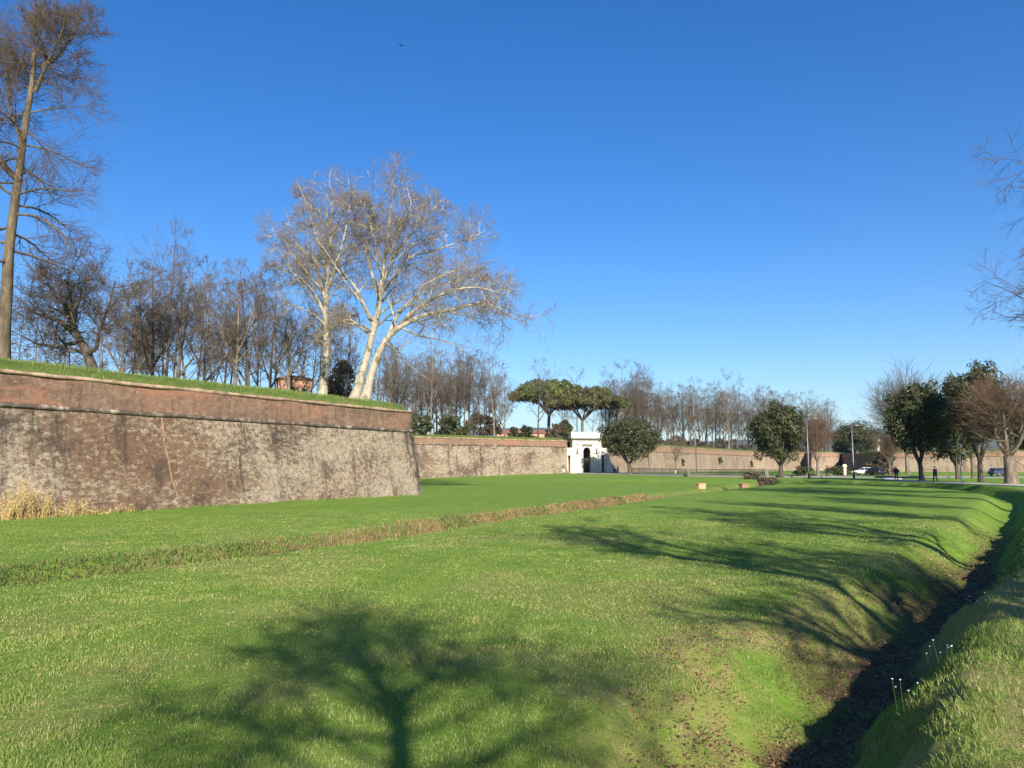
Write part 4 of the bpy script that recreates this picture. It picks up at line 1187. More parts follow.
for sx, nm in ((-1, 'left'), (1, 'right')):
    x0, x1 = (-4.3, -3.12) if sx < 0 else (3.12, 4.25)
    d0, d1 = (-4.08, -3.55) if sx < 0 else (3.2, 3.72)
    mb = MB(); mb.box(x0, d0, -.3, 3.5, 0, 4.95); mb.box(d1, x1, -.3, 3.5, 0, 4.95); mb.box(d0, d1, -.3, 3.5, 3.7, 4.95); mb.box(x0 - .1, x1 + .1, -.42, 3.6, 4.953, 5.25)
    if sx > 0:
        mb.add([(4.25, -.6, 0), (5.75, -.6, 0), (4.35, -.6, 4.9), (4.25, -.6, 4.9), (4.25, 3, 0), (5.75, 3, 0), (4.35, 3, 4.9), (4.25, 3, 4.9)],
               [(0, 1, 2, 3), (7, 6, 5, 4), (1, 5, 6, 2), (0, 4, 5, 1), (3, 2, 6, 7), (0, 3, 7, 4)])
    wg = mb.build('wing', M['marble'], gate)
    mb = MB(); mb.box(d0, d1, .3, .38, .02, 3.68); mb.build('side_door', M['gate_dark'], wg)
    mb = MB(); mb.box(d0 - .12, d1 + .12, -.46, -.302, 3.5, 3.72); mb.build('lintel', M['marble_dirty'], wg)

# ------------------------------------------------------------------ people
def skin_mesh(name, verts, edges, radii, mat, parent, sub=1, root=0):
    me = bpy.data.meshes.new(name); me.from_pydata(verts, edges, [])
    bm = bmesh.new(); bm.from_mesh(me); ly = bm.verts.layers.skin.verify(); bm.verts.ensure_lookup_table()
    for q, v in enumerate(bm.verts):
        v[ly].radius = radii[q] if isinstance(radii[q], tuple) else (radii[q], radii[q]); v[ly].use_root = (q == root)
    bm.to_mesh(me); bm.free()
    o = link(name, me, None, None)
    md = o.modifiers.new('skin', 'SKIN'); md.use_smooth_shade = True
    if sub: ms = o.modifiers.new('sub', 'SUBSURF'); ms.levels = sub; ms.render_levels = sub
    dg = bpy.context.evaluated_depsgraph_get()
    m2 = bpy.data.meshes.new_from_object(o.evaluated_get(dg))
    o.modifiers.clear(); o.data = m2; m2.name = name
    m2.materials.clear(); m2.materials.append(mat)
    o.parent = parent
    return o


def person(loc, rz, label, top, low, stride=.26, seated=False, group=None, hat=None):
    o = empty('person', loc, rz, label, 'person', group)
    if not seated:
        hz = .92
        hipL, hipR = (-.09, 0, hz), (.09, 0, hz)
        kL, kR = (-.10, stride * .55, .50), (.10, -stride * .25, .49)
        aL, aR = (-.10, stride * .8, .09), (.10, -stride * 1.1, .12)
        tL, tR = (-.11, stride * .8 + .17, .05), (.11, -stride * 1.1 + .16, .045)
        elL, elR = (-.27, -.10, 1.12), (.27, .06, 1.12); haL, haR = (-.26, .0, .88), (.26, .20, .92)
        lean = 0
    else:
        hz = .98
        hipL, hipR = (-.09, -.18, hz), (.09, -.18, hz)
        kL, kR = (-.11, .22, .80), (.11, .20, .62); aL, aR = (-.11, .10, .42), (.11, .02, .20); tL, tR = (-.11, .25, .38), (.11, .17, .15)
        elL, elR = (-.27, .12, 1.22), (.27, .12, 1.22); haL, haR = (-.24, .38, 1.10), (.24, .38, 1.10); lean = .16
    by = hipL[1]
    pel = (0, by, hz); waist = (0, by + lean * .4, hz + .20); chest = (0, by + lean, hz + .42); neck = (0, by + lean * 1.25, hz + .57); head = (0, by + lean * 1.4 + .02, hz + .69); crown = (0, by + lean * 1.4, hz + .76)
    shL, shR = (-.185, by + lean, hz + .49), (.185, by + lean, hz + .49)
    v = [pel, waist, chest, neck, head, crown, shL, elL, haL, shR, elR, haR, hipL, kL, aL, tL, hipR, kR, aR, tR]
    e = [(0, 1), (1, 2), (2, 3), (3, 4), (4, 5), (2, 6), (6, 7), (7, 8), (2, 9), (9, 10), (10, 11), (0, 12), (12, 13), (13, 14), (14, 15), (0, 16), (16, 17), (17, 18), (18, 19)]
    r = [.12, .115, .13, .052, .095, .075, .06, .042, .034, .06, .042, .034, .085, .058, .042, .035, .085, .058, .042, .035]
    skin_mesh('body', v, e, r, M['skin'], o)
    w_ = 1.0
    cuffL = tuple(np.array(elL) + .8 * (np.array(haL) - np.array(elL))); cuffR = tuple(np.array(elR) + .8 * (np.array(haR) - np.array(elR)))
    skin_mesh('jacket', [(0, by, hz - .10), waist, chest, (0, by + lean * 1.15, hz + .53), shL, elL, cuffL, shR, elR, cuffR], [(0, 1), (1, 2), (2, 3), (2, 4), (4, 5), (5, 6), (2, 7), (7, 8), (8, 9)],
              [(.19, .16), (.175, .145), (.19, .15), .075, .085, .066, .055, .085, .066, .055], M[top], o)
    skin_mesh('trousers', [pel, hipL, kL, tuple(np.array(aL) * .97), hipR, kR, tuple(np.array(aR) * .97)], [(0, 1), (1, 2), (2, 3), (0, 4), (4, 5), (5, 6)], [.15, .115, .085, .07, .115, .085, .07], M[low], o)
    for a_, t_ in ((aL, tL), (aR, tR)):
        mb = MB(); mb.tube([(a_[0], a_[1] - .07, t_[2] - .0), (a_[0], a_[1] + .02, t_[2] + .02), (t_[0], t_[1] + .02, t_[2] - .005)], [.045, .055, .038], 8); mb.build('shoe', M['rubber'], o, smooth_sh=True)
    mb = MB(); mb.ball((head[0], head[1] - .022, head[2] + .045), (.105, .112, .10)); mb.build('hair', M[hat] if hat else M['hair'], o, smooth_sh=True)
    mb = MB(); mb.ball((head[0], head[1] + .10, head[2] - .005), (.014, .02, .02), 6, 5); mb.build('nose', M['skin'], o)
    return o


def on_ground(u, D, dz=0.0):
    x = xat(u, D, 0); return (x, D, gz(x, D) + dz)


def nearest_path(pt, dz=.075): return (pt[0], pt[1], pt[2] + dz)


person(nearest_path(on_ground(896.5, 98)), 2.9, 'walker in dark clothes beside the trunk of the dark evergreen oak', 'cloth_black', 'cloth_navy')
person(nearest_path(on_ground(935.5, 86)), .25, 'walker in black coat on the gravel path, nearest person to the viewer', 'cloth_black', 'cloth_black', .2)
person(on_ground(563.5, 157.5, .0), 1.2, 'person in black jacket and white trousers at the left side of the white gate', 'cloth_black', 'cloth_white', .15)
person(on_ground(614.5, 156), 4.4, 'person in white top and dark trousers right of the white gate', 'cloth_white', 'cloth_navy', .25)
person(on_ground(618.0, 157), 4.6, 'person in dark jacket walking behind the one in white by the gate', 'cloth_grey', 'cloth_black', .25)

# cyclist
bx, by_ = xat(827.5, 125.2, 0), 125.2
bz = float(road_z(np.array([bx]), np.array([by_]))[0]) + .02
bike = empty('bicycle', (bx, by_, bz), 1.35, 'dark bicycle ridden along the road beyond the lawn', 'bicycle')
for yy in (-.52, .52):
    mb = MB(); a = np.linspace(0, 2 * math.pi, 25); mb.tube([(0, yy + .33 * math.cos(t), .34 + .33 * math.sin(t)) for t in a], .018, 6, False)
    wh = mb.build('wheel', M['rubber'], bike)
    mb = MB()
    for t in a[:-1:2]: mb.tube([(0, yy, .34), (0, yy + .32 * math.cos(t), .34 + .32 * math.sin(t))], .003, 3)
    mb.tube([(-.04, yy, .34), (.04, yy, .34)], .025, 8); mb.build('spokes', M['galv'], wh)
mb = MB()
for p, q in (((0, -.52, .34), (0, -.08, .30)), ((0, -.08, .30), (0, -.2, .82)), ((0, -.2, .82), (0, -.52, .34)), ((0, -.08, .30), (0, .38, .78)), ((0, -.17, .72), (0, .38, .80)), ((0, .36, .92), (0, .52, .34))):
    mb.tube([p, q], .018, 6)
mb.build('frame', M['iron'], bike)
mb = MB(); mb.tube([(-.26, .28, .98), (-.1, .36, 1.0), (0, .36, .94), (.1, .36, 1.0), (.26, .28, .98)], .014, 6); mb.build('handlebar', M['iron'], bike)
mb = MB(); mb.box(-.07, .07, -.33, -.08, .85, .90, .02, .03); mb.build('saddle', M['rubber'], bike, .01)
person((bx, by_, bz), 1.35, 'cyclist in dark maroon jacket riding past on the far road', 'cloth_maroon', 'cloth_black', seated=True)


# ------------------------------------------------------------------ cars
def car(loc, rz, label, paint, length=4.1):
    o = empty('parked_car', loc, rz, label, 'car', None); L = length / 2
    body = [(-L, .32), (-L - .02, .55), (-L + .05, .86), (-L * .55, .93), (L * .42, .93), (L * .92, .78), (L, .58), (L - .02, .32)]
    mb = MB(); mb.prism(body, -.84, .84); b = mb.build('body', M[paint], o, .06, True)
    cab = [(-L + .12, .93), (-L + .55, 1.42), (L * .02, 1.46), (L * .47, .93)]
    mb = MB(); n = 4
    lo = [(x, .76 - (.12 if z > 1 else 0), z) for x, z in cab]
    mb.add([(x, -y, z) for x, y, z in lo] + [(x, y, z) for x, y, z in lo], [(0, 1, 2, 3), (7, 6, 5, 4), (0, 4, 5, 1), (1, 5, 6, 2), (2, 6, 7, 3), (3, 7, 4, 0)])
    mb.build('cabin', M[paint], o, .04, True)
    for sgn in (-1, 1):
        mb = MB()
        for x0, x1, x2, x3 in ((-L + .32, -.28, -.28, -L + .62), (-.2, L * .40, L * .06, -.2)):
            mb.add([(x0, sgn * .772, .96), (x1, sgn * .772, .96), (x2, sgn * .665, 1.37), (x3, sgn * .665, 1.37)], [(0, 1, 2, 3)])
        mb.build('window', M['glass'], o)
    mb = MB(); mb.add([(L * .465 + .015, -.70, .97), (L * .465 + .015, .70, .97), (L * .05 + .015, .6, 1.43), (L * .05 + .015, -.6, 1.43)], [(0, 1, 2, 3)]); mb.build('windscreen', M['glass'], o)
    mb = MB(); mb.add([(-L + .14 - .015, -.68, .99), (-L + .14 - .015, .68, .99), (-L + .53 - .015, .58, 1.39), (-L + .53 - .015, -.58, 1.39)], [(3, 2, 1, 0)]); mb.build('rear_window', M['glass'], o)
    for x in (-L * .62, L * .64):
        for sgn in (-1, 1):
            mb = MB(); mb.tube([(x, sgn * .66, .31), (x, sgn * .87, .31)], .31, 16); wh = mb.build('wheel', M['rubber'], o)
            mb = MB(); mb.tube([(x, sgn * .80, .31), (x, sgn * .885, .31)], .19, 12); mb.build('rim', M['galv'], wh)
    for sgn in (-1, 1):
        mb = MB(); mb.ball((L - .06, sgn * .62, .68), (.09, .15, .08)); mb.build('headlight', M['head_light'], o, smooth_sh=True)
        mb = MB(); mb.ball((-L + .04, sgn * .66, .74), (.06, .12, .09)); mb.build('tail_light', M['tail_light'], o, smooth_sh=True)
    return o


car(on_ground(864.5, 148, .05), 2.4, 'white parked car in front of the shaded bastion flank', 'paint_white')
car(on_ground(874.5, 146, .05), 1.9, 'black parked car touching the white one on the right', 'paint_black')
car(on_ground(1001, 142, .05), .25, 'dark blue car partly hidden by the stout russet tree trunk', 'paint_blue', 4.4)


# ------------------------------------------------------------------ street furniture
def lamp_post(u, D, vtop, label, arm=1.0, side=1):
    p = on_ground(u, D); h = zat(vtop, D) - p[2]
    o = empty('street_lamp', p, 0, label, 'street lamp')
    mb = MB(); mb.tube([(0, 0, -.3), (0, 0, h * .3), (0, 0, h)], [.10, .085, .05], 10); mb.build('pole', M['galv'], o, smooth_sh=True)
    mb = MB(); mb.tube([(0, 0, -.1), (0, 0, .9), (0, 0, 1.0)], [.15, .15, .08], 10); mb.build('base', M['iron'], o)
    mb = MB(); mb.tube([(0, 0, h - .05), (side * arm * .5, -.1, h + .12), (side * arm, -.2, h + .12)], .035, 6); mb.build('arm', M['galv'], o)
    mb = MB(); mb.ball((side * (arm + .28), -.25, h + .12), (.42, .17, .09)); hd = mb.build('lamp_head', M['galv'], o, smooth_sh=True)
    mb = MB(); mb.ball((side * (arm + .28), -.25, h + .055), (.30, .12, .06)); mb.build('lens', M['lens'], hd, smooth_sh=True)
    return o


lamp_post(809, 121, 419, 'grey street lamp in front of the rounded russet tree', 1.0)
lamp_post(854, 116, 426, 'grey street lamp standing before the rampart evergreen', .4)


def post(name, u, D, vtop, label, r, mat, cat, foot=None):
    p = on_ground(u, D); h = zat(vtop, D) - p[2]
    o = empty(name, p, 0, label, cat)
    mb = MB(); mb.tube([(0, 0, -.3), (0, 0, h * .5), (0, 0, h)], [r, r * .9, r * .8], 8); mb.build('shaft', M[mat], o)
    mb = MB(); mb.tube([(0, 0, h), (0, 0, h + r), (0, 0, h + r * 1.6)], [r * 1.3, r * 1.3, r * .5], 8); mb.build('cap', M[mat], o)
    if foot:
        mb = MB(); mb.tube([(0, 0, -.1), (0, 0, .75)], r * 1.25, 8); mb.build('foot', M[foot], o)
    return o


post('metal_pole', 696.5, 168, 444, 'thin dark pole standing before the long sunlit wall', .10, 'iron', 'pole')
post('metal_pole', 961.5, 92, 452, 'thin grey pole with pale foot between the two walkers', .07, 'galv', 'pole', 'paint_white')
post('metal_pole', 649, 160, 450, 'slim dark pole between round evergreen and slender young tree', .06, 'iron', 'pole')
post('metal_pole', 893, 135, 452, 'thin dark pole left of the dark evergreen oak', .06, 'iron', 'pole')
post('stone_bollard', 845, 132, 467, 'pale stone bollard beside the road left of the parked cars', .30, 'pale_stone', 'bollard')
post('stone_bollard', 675.5, 148, 471.5, 'short white bollard at the foot of the slender young tree', .14, 'paint_white', 'bollard')


def railing(name, pts, h, label, gap=.16, every=2.0):
    p = np.array(pts, float); o = empty(name, tuple(p[0]), 0, label, 'railing'); q0 = p[0]
    L = np.concatenate([[0], np.cumsum(np.linalg.norm(np.diff(p, axis=0), axis=1))])
    at = lambda s: np.array([np.interp(s, L, p[:, k]) for k in range(3)]) - q0
    mb = MB()
    for z in (.12, h): mb.tube([at(s) + [0, 0, z] for s in np.linspace(0, L[-1], 12)], .035, 5)
    for s in np.arange(gap, L[-1], gap): mb.tube([at(s) + [0, 0, .12], at(s) + [0, 0, h]], .024, 4, False)
    mb.build('bars', M['iron'], o)
    for s in np.arange(0, L[-1] + .01, every):
        mb = MB(); mb.tube([at(s) + [0, 0, -.3], at(s) + [0, 0, h + .12]], .055, 6); mb.build('post', M['iron'], o)
    return o


rp = []
for u, D in ((632, 152), (645, 149), (660, 146), (675, 143), (688, 140)):
    q = on_ground(u, D); rp.append((q[0], q[1], q[2]))
railing('iron_railing', rp, 1.15, 'dark iron railing in the grass in front of the brick wall, left of the bridge')
# bridge carrying the road over the ditch
b0 = np.array([xat(689, 133.5, 0), 133.5]); b1 = np.array([xat(766, 124.5, 0), 124.5])
bd = (b1 - b0) / np.linalg.norm(b1 - b0); bl = float(np.linalg.norm(b1 - b0))
brz = math.atan2(bd[1], bd[0]); zr = .12
bridge = empty('road_bridge', (b0[0], b0[1], zr), brz, 'low road bridge with railing over the ditch at the far end of the lawn', 'bridge')
mb = MB(); mb.box(0, bl, 0, 7.4, -.35, .02); mb.build('deck', M['stone'], bridge)
mb = MB(); mb.box(-.4, 2.2, .1, 7.2, -2.2, -.352); mb.build('abutment', M['stone'], bridge)
mb = MB(); mb.box(bl - 1.6, bl + .4, .1, 7.2, -2.2, -.352); mb.build('abutment', M['stone'], bridge)
mb = MB()
for y in (.1, 7.2):
    for z in (.45, .95): mb.tube([(0, y, z), (bl, y, z)], .04, 5)
    for s in np.arange(.2, bl, .22): mb.tube([(s, y, .02), (s, y, .95)], .026, 4, False)
mb.build('railing', M['iron'], bridge)
mb = MB(); mb.box(-.2, .1, -.05, .3, -.3, .98); mb.box(bl - .1, bl + .35, -.12, .3, -.3, 1.05); mb.build('pier', M['stone'], bridge, .03)
for u, D, lab in ((700.5, 80, 'small orange brick block in the grass channel, the left of two'), (743.5, 83, 'small orange brick block in the grass channel, the right of two')):
    p = on_ground(u, D); z1 = zat(483.4 if u < 720 else 483.6, D)
    o = empty('brick_block', (p[0], p[1], p[2]), .4, lab, 'brick block')
    mb = MB(); mb.box(-.42, .42, -.3, .3, -.4, z1 - p[2] - .1); mb.build('masonry', M['ochre_brick'], o, .02)
    mb = MB(); mb.box(-.48, .48, -.36, .36, z1 - p[2] - .097, z1 - p[2]); mb.build('cap', M['ochre_brick'], o, .02)

# ------------------------------------------------------------------ shrubs and small plants
def shrub(name, loc, size, label, mat, seed, ncl=26, per=80, leaf=.12, cat='shrub', group=None, stems=True):
    g = np.random.default_rng(seed); w, d, h = size; cs, rs = [], []
    for _ in range(ncl):
        a = g.random() * 6.28; q = math.sqrt(g.random()); z = g.random()
        k = math.sqrt(max(.05, 1 - z * z * .8))
        cs.append((math.cos(a) * q * w * .5 * k, math.sin(a) * q * d * .5 * k, h * (.12 + .75 * z))); rs.append(np.array([w, d, h]) * .5 * (.20 + .16 * g.random()))
    V, Fq, tint = leaf_cloud(cs, rs, per, leaf, g, .3)
    o = empty(name, loc, 0, label, cat, group)
    link('foliage', np_mesh('foliage', V, Fq, attrs={'tint': tint}, mats=[M[mat]]), None, o)
    if stems:
        for q in range(5):
            mb = MB(); c = np.array(cs[q]); mb.tube([(c[0] * .15, c[1] * .15, -.1), tuple(c * [.6, .6, .5]), tuple(c)], [.035, .025, .01], 5)
            mb.build('stem', M['bark_dark'], o)
    return o


q = on_ground(766, 108); shrub('dry_shrub', (q[0], q[1], q[2] - .2), (5.0, 4, 2.1), 'brownish dry scrub mound at the mouth of the ditch by the bridge', 'leaf_dry', 601, 40, 90, .14)
q = on_ground(752, 110); shrub('dry_shrub', (q[0], q[1], q[2] - .2), (3.0, 3, 1.3), 'lower dry scrub left of the scrub mound by the bridge', 'leaf_dry', 602, 24, 80, .13)
q = on_ground(803, 131); shrub('clipped_hedge', (q[0], q[1], q[2]), (3.4, 1.6, 1.9), 'small dark green hedge between the lone evergreen and the street lamp', 'leaf_oak', 603, 26, 110, .12, 'hedge')
q = on_ground(838, 139); shrub('clipped_hedge', (q[0], q[1], q[2]), (4.5, 2, 1.8), 'low green bushes behind the cyclist', 'leaf_shrub', 604, 26, 110, .13, 'hedge')
q = on_ground(884, 152); shrub('dark_shrub', (q[0], q[1], q[2]), (5.5, 4, 4.6), 'dark brown-green shrubs beside the parked cars', 'leaf_dry', 605, 34, 110, .2)
for k, (u, D, w_, h_, lab) in enumerate([(340, 96, 4.5, 8.5, 'dense dark bush between the two plane trees, farther back'), (452, 150, 7, 5.0, 'dark evergreen bush at the foot of the thicket behind the wall'),
                                         (483, 156, 8, 5.5, 'broad dark bush below the tall slender trees'), (420, 140, 5, 4.0, 'dark ivy covered bush just right of the bastion corner'), (526, 170, 3.2, 3.6, 'dark bush beside the lone tree before the umbrella pine'),
                                         (515, 172, 3.0, 3.2, 'dark bush at the edge of the gap of hills'), (557, 170, 5.0, 4.2, 'brown leafless bush on the wall just left of the white gate'), (566, 174, 4.0, 5.0, 'dark green bush rising behind the left end of the white gate')]):
    shrub('dark_shrub', (xat(u, D, 7), D, ZC - .2 if D > 120 else ZB - .2), (w_, w_ * .8, h_), lab, ('leaf_dry', 'leaf_oak', 'leaf_dry', 'leaf_shrub', 'leaf_oak', 'leaf_oak', 'leaf_dry', 'leaf_shrub')[k], 610 + k, 30, 110, .22)
for k, (u, w_, h_, lab) in enumerate([(842, 7, 4.6, 'dark bush under the left side of the rampart evergreen'), (866, 8, 4.4, 'dark bush under the right side of the rampart evergreen'), (892, 9, 5.5, 'brownish bush on the rampart right of the white pillar')]):
    shrub('dark_shrub', (xat(u, 256 + 6 * k, 6), 256 + 6 * k, 5.9), (w_, 4, h_), lab, ('leaf_oak', 'leaf_shrub', 'leaf_dry')[k], 630 + k, 30, 110, .24)
for k in range(26):
    u = 606 + k * 8.6 + random.uniform(-3, 3); D = wallD(u) + 12 + random.random() * 16
    shrub('undergrowth_shrub', (xat(u, D, 7), D, ZC - .6), (random.uniform(4, 7), 3, random.uniform(2.2, 4.8)), 'leafless undergrowth bush at the foot of the wood on the long wall', 'leaf_dry', 640 + k, 16, 60, .2, 'shrub', 'undergrowth bushes along the long wall', False)


def wall_pt(u, a, b, z):
    """where the sight line of column u meets the wall line a-b at height z"""
    best = None
    for t in np.linspace(0, 1, 400):
        p = np.array(a) * (1 - t) + np.array(b) * t; e = abs(xat(u, p[1], z) - p[0])
        if best is None or e < best[0]: best = (e, p)
    return best[1]


for u, v, s_, lab in ((681, 462, 1.0, 'round dark plant growing out of the long wall, the left of three'), (718, 460.5, 1.25, 'dark plant growing out of the long wall, the middle of three'), (765.5, 463.5, 1.1, 'dark plant growing out of the long wall, the right of three')):
    p = wall_pt(u, CUR2[1], CUR2[2], 3); z = zat(v, p[1])
    shrub('wall_plant', (p[0] + .45, p[1] - .35, z - s_), (1.2 * s_, .8, 2.0 * s_), lab, 'leaf_oak', int(u), 14, 90, .14, 'plant', None, True)

# tall straw-yellow stems against the foot of the near wall
def straw(name, u, n, hmax, spread, label, seed):
    g = np.random.default_rng(seed); p = A0 + dA * ((u - 0) / 769 * 55) + nA * 1.35
    z = gz(*p); t = g.normal(0, spread, n); off = np.abs(g.normal(0, .35, n))
    h = hmax * (.35 + .65 * g.random(n)) * np.exp(-(t / (spread * 1.6)) ** 2)
    root = np.c_[dA[0] * t + nA[0] * off, dA[1] * t + nA[1] * off, np.full(n, -.1)]
    P = np.zeros((n, 5, 3)); P[:, 0] = root; d = nrm(np.c_[g.normal(0, .16, (n, 2)), np.ones(n)])
    for k in range(1, 5):
        d = nrm(d + g.normal(0, .12, (n, 3))); P[:, k] = P[:, k - 1] + d * (h / 4)[:, None]
    V, Fq = tubes(P, np.full((n, 5), .013) * np.linspace(1, .4, 5), 3)
    o = empty(name, (p[0], p[1], z), 0, label, 'plant')
    tag(link('stems', np_mesh('stems', V, Fq, attrs={'tint': np.repeat(g.random(n), 15)}, mats=[M['yellow_stem']]), None, o), kind='stuff')
    tips = P[:, 3:].reshape(-1, 3)
    V, Fq, tint = leaf_cloud(tips, np.full((len(tips), 3), .16), 3, .030, g, .2, 1.8)
    link('foliage', np_mesh('foliage', V, Fq, attrs={'tint': tint}, mats=[M['yellow_stem']]), None, o)
    return o


straw('yellow_plant', 5, 230, 2.1, 1.0, 'tall straw yellow plant at the foot of the bastion, leftmost', 701)
straw('yellow_plant', 42, 70, 1.1, .8, 'shorter yellow plant at the wall foot next to the tall yellow one', 702)
straw('yellow_plant', 78, 26, .8, .7, 'sparse low yellow plant at the wall foot, rightmost of three', 703)

# ------------------------------------------------------------------ on and behind the ramparts
p = (xat(293, 84, 8), 84.0, ZB)
hut = empty('brick_hut', p, .35, 'small pink hut with low tiled roof among the bare trees on the bastion', 'hut')
ht = zat(381, 84) - ZB
mb = MB(); mb.box(-1.7, 1.7, -1.6, 1.6, 0, ht); mb.build('wall', M['stucco'], hut)
mb = MB(); mb.box(-1.95, 1.95, -1.85, 1.85, ht + .003, ht + .12); mb.box(-1.95, 1.95, -1.85, 1.85, ht + .122, ht + .55, 1.5, 1.4); mb.build('roof', M['tiles'], hut)
mb = MB(); mb.box(-.45, .45, -1.64, -1.603, 0, ht * .8); mb.build('door', M['gate_dark'], hut)
mb = MB(); mb.box(.8, 1.3, -1.64, -1.603, ht * .45, ht * .75); mb.build('window', M['glass'], hut)
p = (xat(182.5, 71, 7), 71.0, ZB)
stp = empty('tree_stump', p, 0, 'dark broken tree stump on the bastion beside a pale forked tree', 'tree stump')
mb = MB(); mb.tube([(0, 0, -.4), (.05, 0, .6), (.12, .05, 1.6), (.05, .08, 2.5)], [.42, .34, .30, .16], 10); mb.tube([(.1, 0, 1.3), (.45, .1, 1.9)], [.14, .07], 7); mb.build('trunk', M['bark_dark'], stp, smooth_sh=True)
p = (xat(520, 215, 8), 215.0, 6.9)
hs_ = empty('house', p, .1, 'long low house with reddish roof beyond the curtain wall, before the hills', 'house')
hz1 = zat(434, 215) - 6.9; hz2 = zat(430.8, 215) - 6.9
mb = MB(); mb.box(-7, 7, -3, 3, 0, hz1); mb.build('wall', M['stucco'], hs_)
mb = MB(); mb.prism([(-7.4, hz1 + .003), (7.4, hz1 + .003), (6.2, hz2), (-6.2, hz2)], -3.3, 3.3); mb.build('roof', M['red_tiles'], hs_)
for x in (-5, -2, 1.2, 4.4):
    mb = MB(); mb.box(x - .4, x + .4, -3.05, -3.003, hz1 * .35, hz1 * .8); mb.build('window', M['glass'], hs_)
p = (xat(878, 262, 6), 262.0, 6.3)
pil = empty('stone_pillar', p, .3, 'white stone pillar on the rampart, right of the rampart evergreen', 'pillar')
h = zat(439, 262) - 6.3
mb = MB(); mb.box(-.5, .5, -.5, .5, 0, h - .5, .08, .08); mb.build('shaft', M['marble'], pil, .02)
mb = MB(); mb.box(-.62, .62, -.62, .62, h - .497, h - .2); mb.box(-.5, .5, -.5, .5, h - .197, h, .3, .3); mb.build('cap', M['marble'], pil, .02)
mb = MB(); mb.box(-.8, .8, -.8, .8, -.3, .5); mb.build('base', M['marble'], pil, .02)

# a bird high up
bp = P3(401.5, 46, 75)
bird = empty('flying_bird', bp, .6, 'small dark bird flying high in the clear sky', 'bird')
mb = MB(); mb.tube([(0, -.24, .0), (0, -.12, .0), (0, 0, .01), (0, .10, .02), (0, .15, .03), (0, .20, .02)], [.012, .035, .05, .04, .03, .006], 8)
for sg in (-1, 1):
    mb.add([(sg * .03, .06, .03), (sg * .2, .10, .12), (sg * .38, .0, .10), (sg * .2, -.05, .11), (sg * .03, -.07, .03), (sg * .03, .0, .045), (sg * .2, .02, .135)], [(0, 1, 6, 5), (5, 6, 3, 4), (1, 2, 6), (6, 2, 3), (0, 5, 4), (1, 3, 2)])
mb.add([(-.02, -.22, 0), (.02, -.22, 0), (.05, -.33, 0), (-.05, -.33, .005)], [(0, 1, 2, 3)])
mb.build('body', M['feather'], bird, smooth_sh=True)

# ------------------------------------------------------------------ grass, leaves, flowers
def blades(x, y, z, h, w, tint, g, lean=.35):
    n = len(x); a = g.random(n) * 6.283; c, s = np.cos(a), np.sin(a)
    l = h * lean * (g.random(n) + .2); la = g.random(n) * 6.283
    lx, ly = l * np.cos(la), l * np.sin(la)
    b0 = np.c_[x - c * w, y - s * w, z - .01]; b1 = np.c_[x + c * w, y + s * w, z - .01]
    m0 = np.c_[x - c * w * .7 + lx * .35, y - s * w * .7 + ly * .35, z + h * .55]; m1 = np.c_[x + c * w * .7 + lx * .35, y + s * w * .7 + ly * .35, z + h * .55]
    t0 = np.c_[x + lx, y + ly, z + h * (1 - .2 * lean)]
    V = np.stack([b0, b1, m1, m0, t0], 1).reshape(-1, 3); k = np.arange(n) * 5
    Fq = np.concatenate([np.stack([k, k + 1, k + 2, k + 3], 1), np.stack([k + 3, k + 2, k + 4, k + 4], 1)])
    return V, Fq, np.repeat(tint, 5)


g = np.random.default_rng(900)
NB = 620000
rr = 2.2 * np.exp(g.random(NB) ** .8 * math.log(46 / 2.2)); aa = (g.random(NB) * 2 - 1) * R(44) + R(1)
bx_, by2 = rr * np.sin(aa), rr * np.cos(aa)
zt, so_, bk, dr, ss = terrain(bx_, by2, True)
bare = smooth(.52, .70, fnoise(bx_ * 1.6, by2 * 1.6, 911, 4)) * (1 - smooth(14, 34, rr))
keep = (g.random(NB) > np.clip(so_ * 1.05, 0, .93)) & (g.random(NB) > dr * .45 + .4 * smooth(.6, .85, dr) * (ss > .5)) & (g.random(NB) > bare * .55)
bx_, by2, zt, rr, dr, ss, so_ = [a[keep] for a in (bx_, by2, zt, rr, dr, ss, so_)]
n = len(bx_)
tuft = fnoise(bx_ * 2.2, by2 * 2.2, 901, 3); patch = fnoise(bx_ * .5, by2 * .5, 905, 3)
rich = smooth(.2, .9, ss) * (1 - smooth(2.2, 4, ss))
hh = (.018 + .034 * np.clip((tuft - .3) * 2, 0, 1.2) + .034 * rich * np.clip(tuft * 2.2 - .5, 0, 1.4)) * (.5 + .8 * g.random(n)) * (1 - .5 * smooth(25, 46, rr))
ww = (.0014 + .0012 * g.random(n)) * np.clip(rr / 4.6, .8, 7)
fine_ = fnoise(bx_ * 6, by2 * 6, 908, 2)
tint = np.clip(.05 + .60 * patch + .55 * (tuft - .5) + .35 * (fine_ - .5) + .15 * g.normal(0, 1, n), 0, .66)
dryb = g.random(n) < np.clip((.075 + .14 * smooth(.5, .7, patch)) * (1 - .7 * smooth(8, 25, rr)) + .62 * dr * np.where(ss > .8, .45, 1), 0, .85)
tint = np.where(dryb, .74 + .26 * g.random(n), tint)
V, Fq, tn = blades(bx_, by2, zt, hh, ww, tint, g, 1.0)
k = np.arange(n) * 5
tri = np.concatenate([np.stack([k, k + 1, k + 2], 1), np.stack([k, k + 2, k + 3], 1), np.stack([k + 3, k + 2, k + 4], 1)])
tag(link('grass', np_mesh('grass', V, tri, attrs={'tint': tn}, mats=[M['grass']])), kind='stuff')

